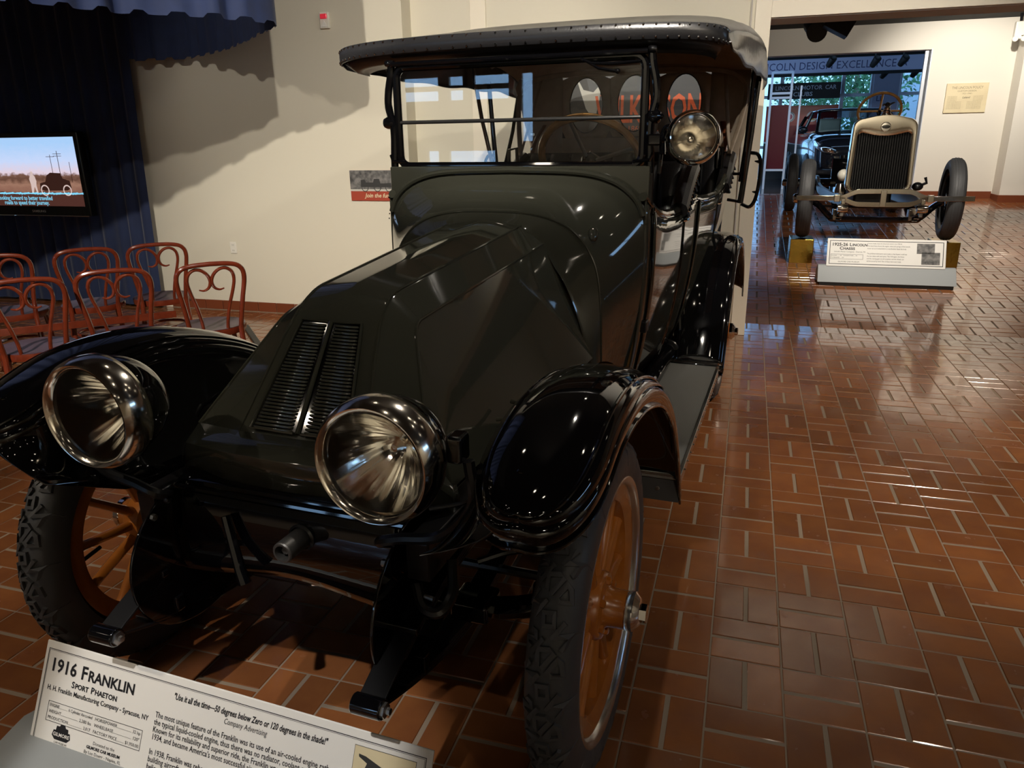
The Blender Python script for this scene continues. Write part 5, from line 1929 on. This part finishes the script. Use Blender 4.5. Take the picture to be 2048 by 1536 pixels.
# glazed front: posts, rails and tinted panes
wx = [-4.0, -2.2, -.4, .60, 1.98, 2.62, 3.20, 3.75, 5.2, 7.0]
gw = MB()
for x in wx:
    gw.box2((x - .04, 20.5, FZ), (x + .04, 20.62, 3.6))
for z in (FZ + .05, 1.35, 2.52, 3.05):
    gw.box2((-4.0, 20.52, z - .035), (7.0, 20.60, z + .035))
gw = struct(gw.build('window_20', 'frame_white', smooth=None), 'white framed glazed front of the daylit room', 'window')
for a, b_ in zip(wx, wx[1:]):
    MB().box2((a + .04, 20.555, FZ + .05), (b_ - .04, 20.561, 3.6)).build('pane', 'pane_tinted', gw, smooth=None)
nb_ = text('street_number', '8700', .30, 'navy_ink', gw, (1.72, 20.49, 2.08), (R(90), 0, 0), bold=.002)
nb_.scale.x = -1.2
struct(MB().box2((2.62, 20.30, FZ), (3.16, 20.48, 3.1)).build('wall_pier', 'lilac_paint', smooth=None), 'lilac pier beside the glazed front', 'wall')
text('pier_lettering', 'LI', .16, 'navy_ink', None, (2.70, 20.29, 2.36), (R(90), 0, 0), bold=.002).name = 'pier_lettering'
MATS_D = bpy.data.objects['pier_lettering']
MATS_D.parent = bpy.data.objects['wall_pier']
# lettered soffit
so = tag(empty('lettered_soffit', (1.6, 17.0, 2.78)), 'lilac overhead band lettered Lincoln Design Excellence', 'sign')
sb = MB().box2((-2.2, 0, 0), (1.48, .12, .265)).build('band', 'lilac_paint', so, bevel=(.004, 1))
text('band_lettering', 'LINCOLN DESIGN EXCELLENCE \u2605', .20, 'navy_ink', sb, (-1.66, -.003, .065), (R(90), 0, 0), sx=.90, spacing=1.02)
MB().box2((-2.2, -.01, -.05), (1.48, .13, 0)).build('band_edge', 'ceiling_black', so)
MB().box2((-2.2, .06, .265), (1.48, .11, .772)).build('band_hanger', 'ceiling_black', so)
# track with its black spot heads
for yv, lab in ((16.22, 'black lighting track hung in front of the lettered band'), (18.2, 'black lighting track hung behind the lettered band')):
    trk = MB().box2((-.6, yv - .02, 3.20), (3.6, yv + .02, 3.24))
    for xx in (-.2, 1.6, 3.3):
        trk.box2((xx - .01, yv - .01, 3.24), (xx + .01, yv + .01, 3.552))
    tag(trk.build('light_track', 'stand_black'), lab, 'light track')
for (x, y, z, lab) in ((1.30, 16.22, 2.90, 'black track spotlight before the word DESIGN'), (2.06, 16.22, 2.87, 'black track spotlight before the word EXCELLENCE'),
                       (2.53, 16.22, 2.87, 'black track spotlight at the end of the lettered band'),
                       (2.52, 18.2, 2.80, 'small black track spotlight under the lettered band'), (3.09, 18.2, 2.80, 'small black spotlight under the band by the silver jamb')):
    t = tag(empty('track_spotlight', (x, y, z)), lab, 'spotlight', 'track spotlights of the daylit room')
    MB().tube([(0, 0, 3.20 - z), (0, 0, .02)], .015, 8).build('stem', 'stand_black', t)
    hd_ = MB().lathe([(0, .10), (.05, .09), (.06, .02), (.07, -.10), (.065, -.11), (.05, -.09), (0, -.06)], axis='Y', n=16).build('head', 'stand_black', t)
    hd_.rotation_euler = (R(-38), 0, R(25))
# clubs display
cl = tag(empty('club_display', (1.10, 20.2, FZ)), 'red display wall with three round club badges under a black banner', 'display')
cl.scale = (1.09, 1, 1.05)
MB().box2((-.75, 0, 2.36 - FZ), (.74, .05, 2.70 - FZ)).build('banner', 'club_black', cl)
bn_ = [o for o in cl.children][0]
wx_ = -.60
for wd in ('LINCOLN', 'MOTOR', 'CAR'):
    o = text('banner_word', wd, .125, 'frame_white', bn_, (wx_, -.002, 2.555 - FZ), (R(90), 0, 0), bold=.0015, sx=.92)
    wx_ += max(v.co.x for v in o.data.vertices) + .055
text('banner_word', 'CLUBS', .125, 'frame_white', bn_, (-.02, -.002, 2.42 - FZ), (R(90), 0, 0), 'CENTER', bold=.002, sx=1.1)
rp_ = MB().box2((-.75, .04, 1.44 - FZ), (.74, .08, 2.22 - FZ)).build('red_panel', 'club_red', cl)
MB().box2((-.75, .02, 1.405 - FZ), (.74, .09, 1.44 - FZ)).build('panel_rail', 'frame_white', cl)
MB().box2((-.75, .05, 0), (.74, .09, 1.405 - FZ)).build('lower_panel', 'club_black', cl)
for x, m_ in ((-.25, 'badge_rose'), (.22, 'badge_gold'), (.56, 'frame_white')):
    bg = MB().lathe([(0, -.012), (.105, -.012), (.115, -.004), (.115, 0)], (x, .04, 1.98 - FZ), 'Y', 28).build('club_badge', 'sign_white', rp_)
    MB().lathe([(0, -.015), (.055, -.015), (.06, -.012)], (x, .04, 1.98 - FZ), 'Y', 20).build('badge_crest', m_, bg)
    if m_ != 'badge_gold':
        MB().lathe([(.09, -.0135), (.10, -.0135), (.10, -.012), (.09, -.012)], (x, .04, 1.98 - FZ), 'Y', 28).build('badge_ring', 'navy_ink', bg)
    else:
        MB().prism([(-.075, -.075), (.075, -.075), (.05, -.055), (-.05, -.055)], -.0148, -.012, 'Y').build('badge_ribbon', 'badge_gold', bg).location = (x, .04, 1.98 - FZ)
gp2 = tag(empty('framed_partition', (.475, 16.0, FZ)), 'tall silver framed partition with maroon panel beside the cream post', 'partition')
f_ = MB()
for x in (-.19, .17):
    f_.box2((x - .02, -.03, 0), (x + .02, .03, 2.75 - FZ))
for z in (.36, 1.68, 1.76, 2.13):
    f_.box2((-.19, -.025, z - .02), (.17, .025, z + .02))
f_.build('frame', 'frame_white', gp2)
MB().box2((-.17, -.008, .36), (.15, .008, 1.55)).build('maroon_panel', 'club_maroon', gp2)
MB().box2((-.17, -.003, 1.55), (.15, .003, 2.13)).build('glass_panel', 'pane', gp2)
p3 = tag(MB().box2((.805, 16.0, FZ + .001), (.835, 16.03, 2.5)).build('partition_post', 'frame_white'), 'thin white post standing before the red display', 'post')

# dark modern car, nose towards the gallery
sv = tag(empty('modern_car', (2.04, 15.2, FZ), R(4)), 'black modern car parked in the daylit room behind the chassis', 'car')
st_ = []
SEC = [  # y, half width, sill z, shoulder z, top z, top half width
    (0.00, .72, .30, .62, .70, .55), (.06, .82, .26, .74, .82, .62), (.20, .90, .24, .84, .93, .70), (.60, .94, .24, .92, 1.01, .74), (1.10, .95, .24, .95, 1.06, .76),
    (1.30, .95, .24, .96, 1.09, .76), (4.2, .95, .24, .98, 1.10, .76), (4.75, .90, .30, .95, 1.05, .70), (4.85, .80, .40, .85, .95, .6)]
rings = []
for y, hw, z0_, zs, zt, tw in SEC:
    h = [(hw * .92, z0_), (hw, z0_ + .18), (hw, zs - .10), (hw * .985, zs), (tw, zt), (tw * .5, zt + .015)]
    rings.append([(a, y, b) for a, b in h] + [(-a, y, b) for a, b in h[::-1]])
bd_ = MB().loft(rings, closed=True, caps=True).build('body', 'suv_paint', sv, smooth=50, sub=1)
rf = MB()
rings = []
for y, w_, z in ((1.22, .76, 1.07), (1.95, .64, 1.44), (2.3, .62, 1.475), (3.3, .62, 1.47), (3.9, .64, 1.36), (4.5, .72, 1.08)):
    rings.append([(w_, y, z), (w_ * .8, y, z + .02), (0, y, z + .03), (-w_ * .8, y, z + .02), (-w_, y, z)])
MB().loft(rings[1:5]).build('roof', 'suv_paint', sv, smooth=60, solid=.03)
MB().loft([[(p[0], p[1], p[2]) for p in rings[0]], rings[1]]).build('windshield', 'pane_tinted', sv)
for s in (1, -1):
    MB().tube([(s * .76, 1.22, 1.07), (s * .64, 1.95, 1.45)], .03, 8).build('front_pillar', 'suv_paint', sv)
    MB().tube([(s * .72, 4.5, 1.08), (s * .64, 3.9, 1.38)], .04, 8).build('rear_pillar', 'suv_paint', sv)
    MB().tube([(s * .78, 2.9, 1.08), (s * .63, 2.85, 1.47)], .03, 8).build('middle_pillar', 'suv_paint', sv)
    MB().ball((s * .99, 1.42, 1.10), .085, 12, 7, (1.1, .7, .8)).build('door_mirror', 'suv_paint', sv)
    hl_ = MB().loft([[(s * .56, .02, .66), (s * .80, .10, .70), (s * .90, .34, .80)], [(s * .56, .04, .76), (s * .78, .12, .82), (s * .895, .36, .90)]])
    hl_.v = [(x + s * .012, y - .035, z) for x, y, z in hl_.v]
    hl_.build('headlamp', 'chrome', sv, solid=.02)
    for y in (.95, 3.85):
        wh = MB().lathe([(.20, -.11), (.31, -.11), (.335, -.09), (.335, .09), (.31, .11), (.20, .11)], (s * .86, y, .335), 'X', 32).build('road_wheel', 'rubber', sv)
        MB().lathe([(0, s * .09), (.10, s * .10), (.20, s * .085), (.21, s * .10)], (s * .86, y, .335), 'X', 24).build('wheel_disc', 'aluminium', wh)
MB().box2((-.50, -.025, .42), (.50, .03, .66)).build('grille', 'black_paint', sv, bevel=(.03, 3))
for k in range(8):
    MB().box2((-.44 + k * .12, -.035, .44), (-.42 + k * .12, -.02, .64)).build('grille_bar', 'chrome', sv)
MB().tube([(-.88, .03, .36), (0, -.04, .34), (.88, .03, .36)], .05, 10).build('bumper', 'suv_paint', sv)
MB().box2((-.70, 1.35, .5), (.70, 3.9, 1.0)).build('cabin', 'cream_enamel', sv)
for s in (1, -1):
    MB().box2((s * .36 - .22, 2.3, .9), (s * .36 + .22, 2.45, 1.32)).build('headrest_seat', 'parchment', sv, bevel=(.05, 3))

# outdoors: forecourt, facade opposite, trees
struct(MB().box2((-16, 20.7, FZ - .25), (22, 46, FZ - .15)).build('ground_outside', 'asphalt', smooth=None), 'grey forecourt outside the glazed front', 'ground')
fb = tag(empty('building_opposite', (6.6, 28.5, FZ - .15)), 'pale building facade across the forecourt', 'building')
MB().box2((-2.2, 0, 0), (9, 4, 6)).build('wall', 'facade', fb)
for k in range(3):
    for j in range(2):
        w_ = MB().box2((-1.5 + k * 2.2, -.05, .9 + j * 2.4), (-.2 + k * 2.2, .05, 2.3 + j * 2.4)).build('window', 'stand_black', fb)
        MB().box2((-1.45 + k * 2.2, -.06, .95 + j * 2.4), (-.25 + k * 2.2, -.052, 2.25 + j * 2.4)).build('pane', 'pane', w_)


def tree(loc, h, sp, lab, seed):
    t = tag(empty('tree', loc), lab, 'tree', 'trees outside the glazed front')
    rr = random.Random(seed)
    MB().tube([(0, 0, 0), (.05, 0, h * .4), (-.05, .05, h * .75)], [.16, .12, .05], 8).build('trunk', 'bow_wood', t)
    fo = MB()
    for k in range(2600):
        a, b, c = rr.gauss(0, 1), rr.gauss(0, 1), rr.gauss(0, 1)
        n = math.sqrt(a * a + b * b + c * c) or 1
        q = rr.random() ** .4
        p = Vector((a / n * sp * q, b / n * sp * q, h * .62 + c / n * h * .40 * q))
        u_ = Vector((rr.gauss(0, 1), rr.gauss(0, 1), rr.gauss(0, 1))).normalized() * .085
        w_ = Vector((rr.gauss(0, 1), rr.gauss(0, 1), rr.gauss(0, 1))).normalized() * .055
        fo.add([p - u_, p + w_, p + u_, p - w_], [(0, 1, 2, 3)])
    o = fo.build('foliage', 'leaf', t, smooth=None)
    o['kind'] = 'stuff'


tree((2.9, 26.0, FZ - .15), 4.2, 1.7, 'leafy green tree outside between the red display and lilac pier', 1)
tree((-3.2, 30.5, FZ - .15), 5.0, 2.2, 'leafy green tree outside far behind the maroon partition', 2)
tree((2.6, 35.5, FZ - .15), 4.6, 2.0, 'leafy green tree outside beyond the end of the pale facade', 3)
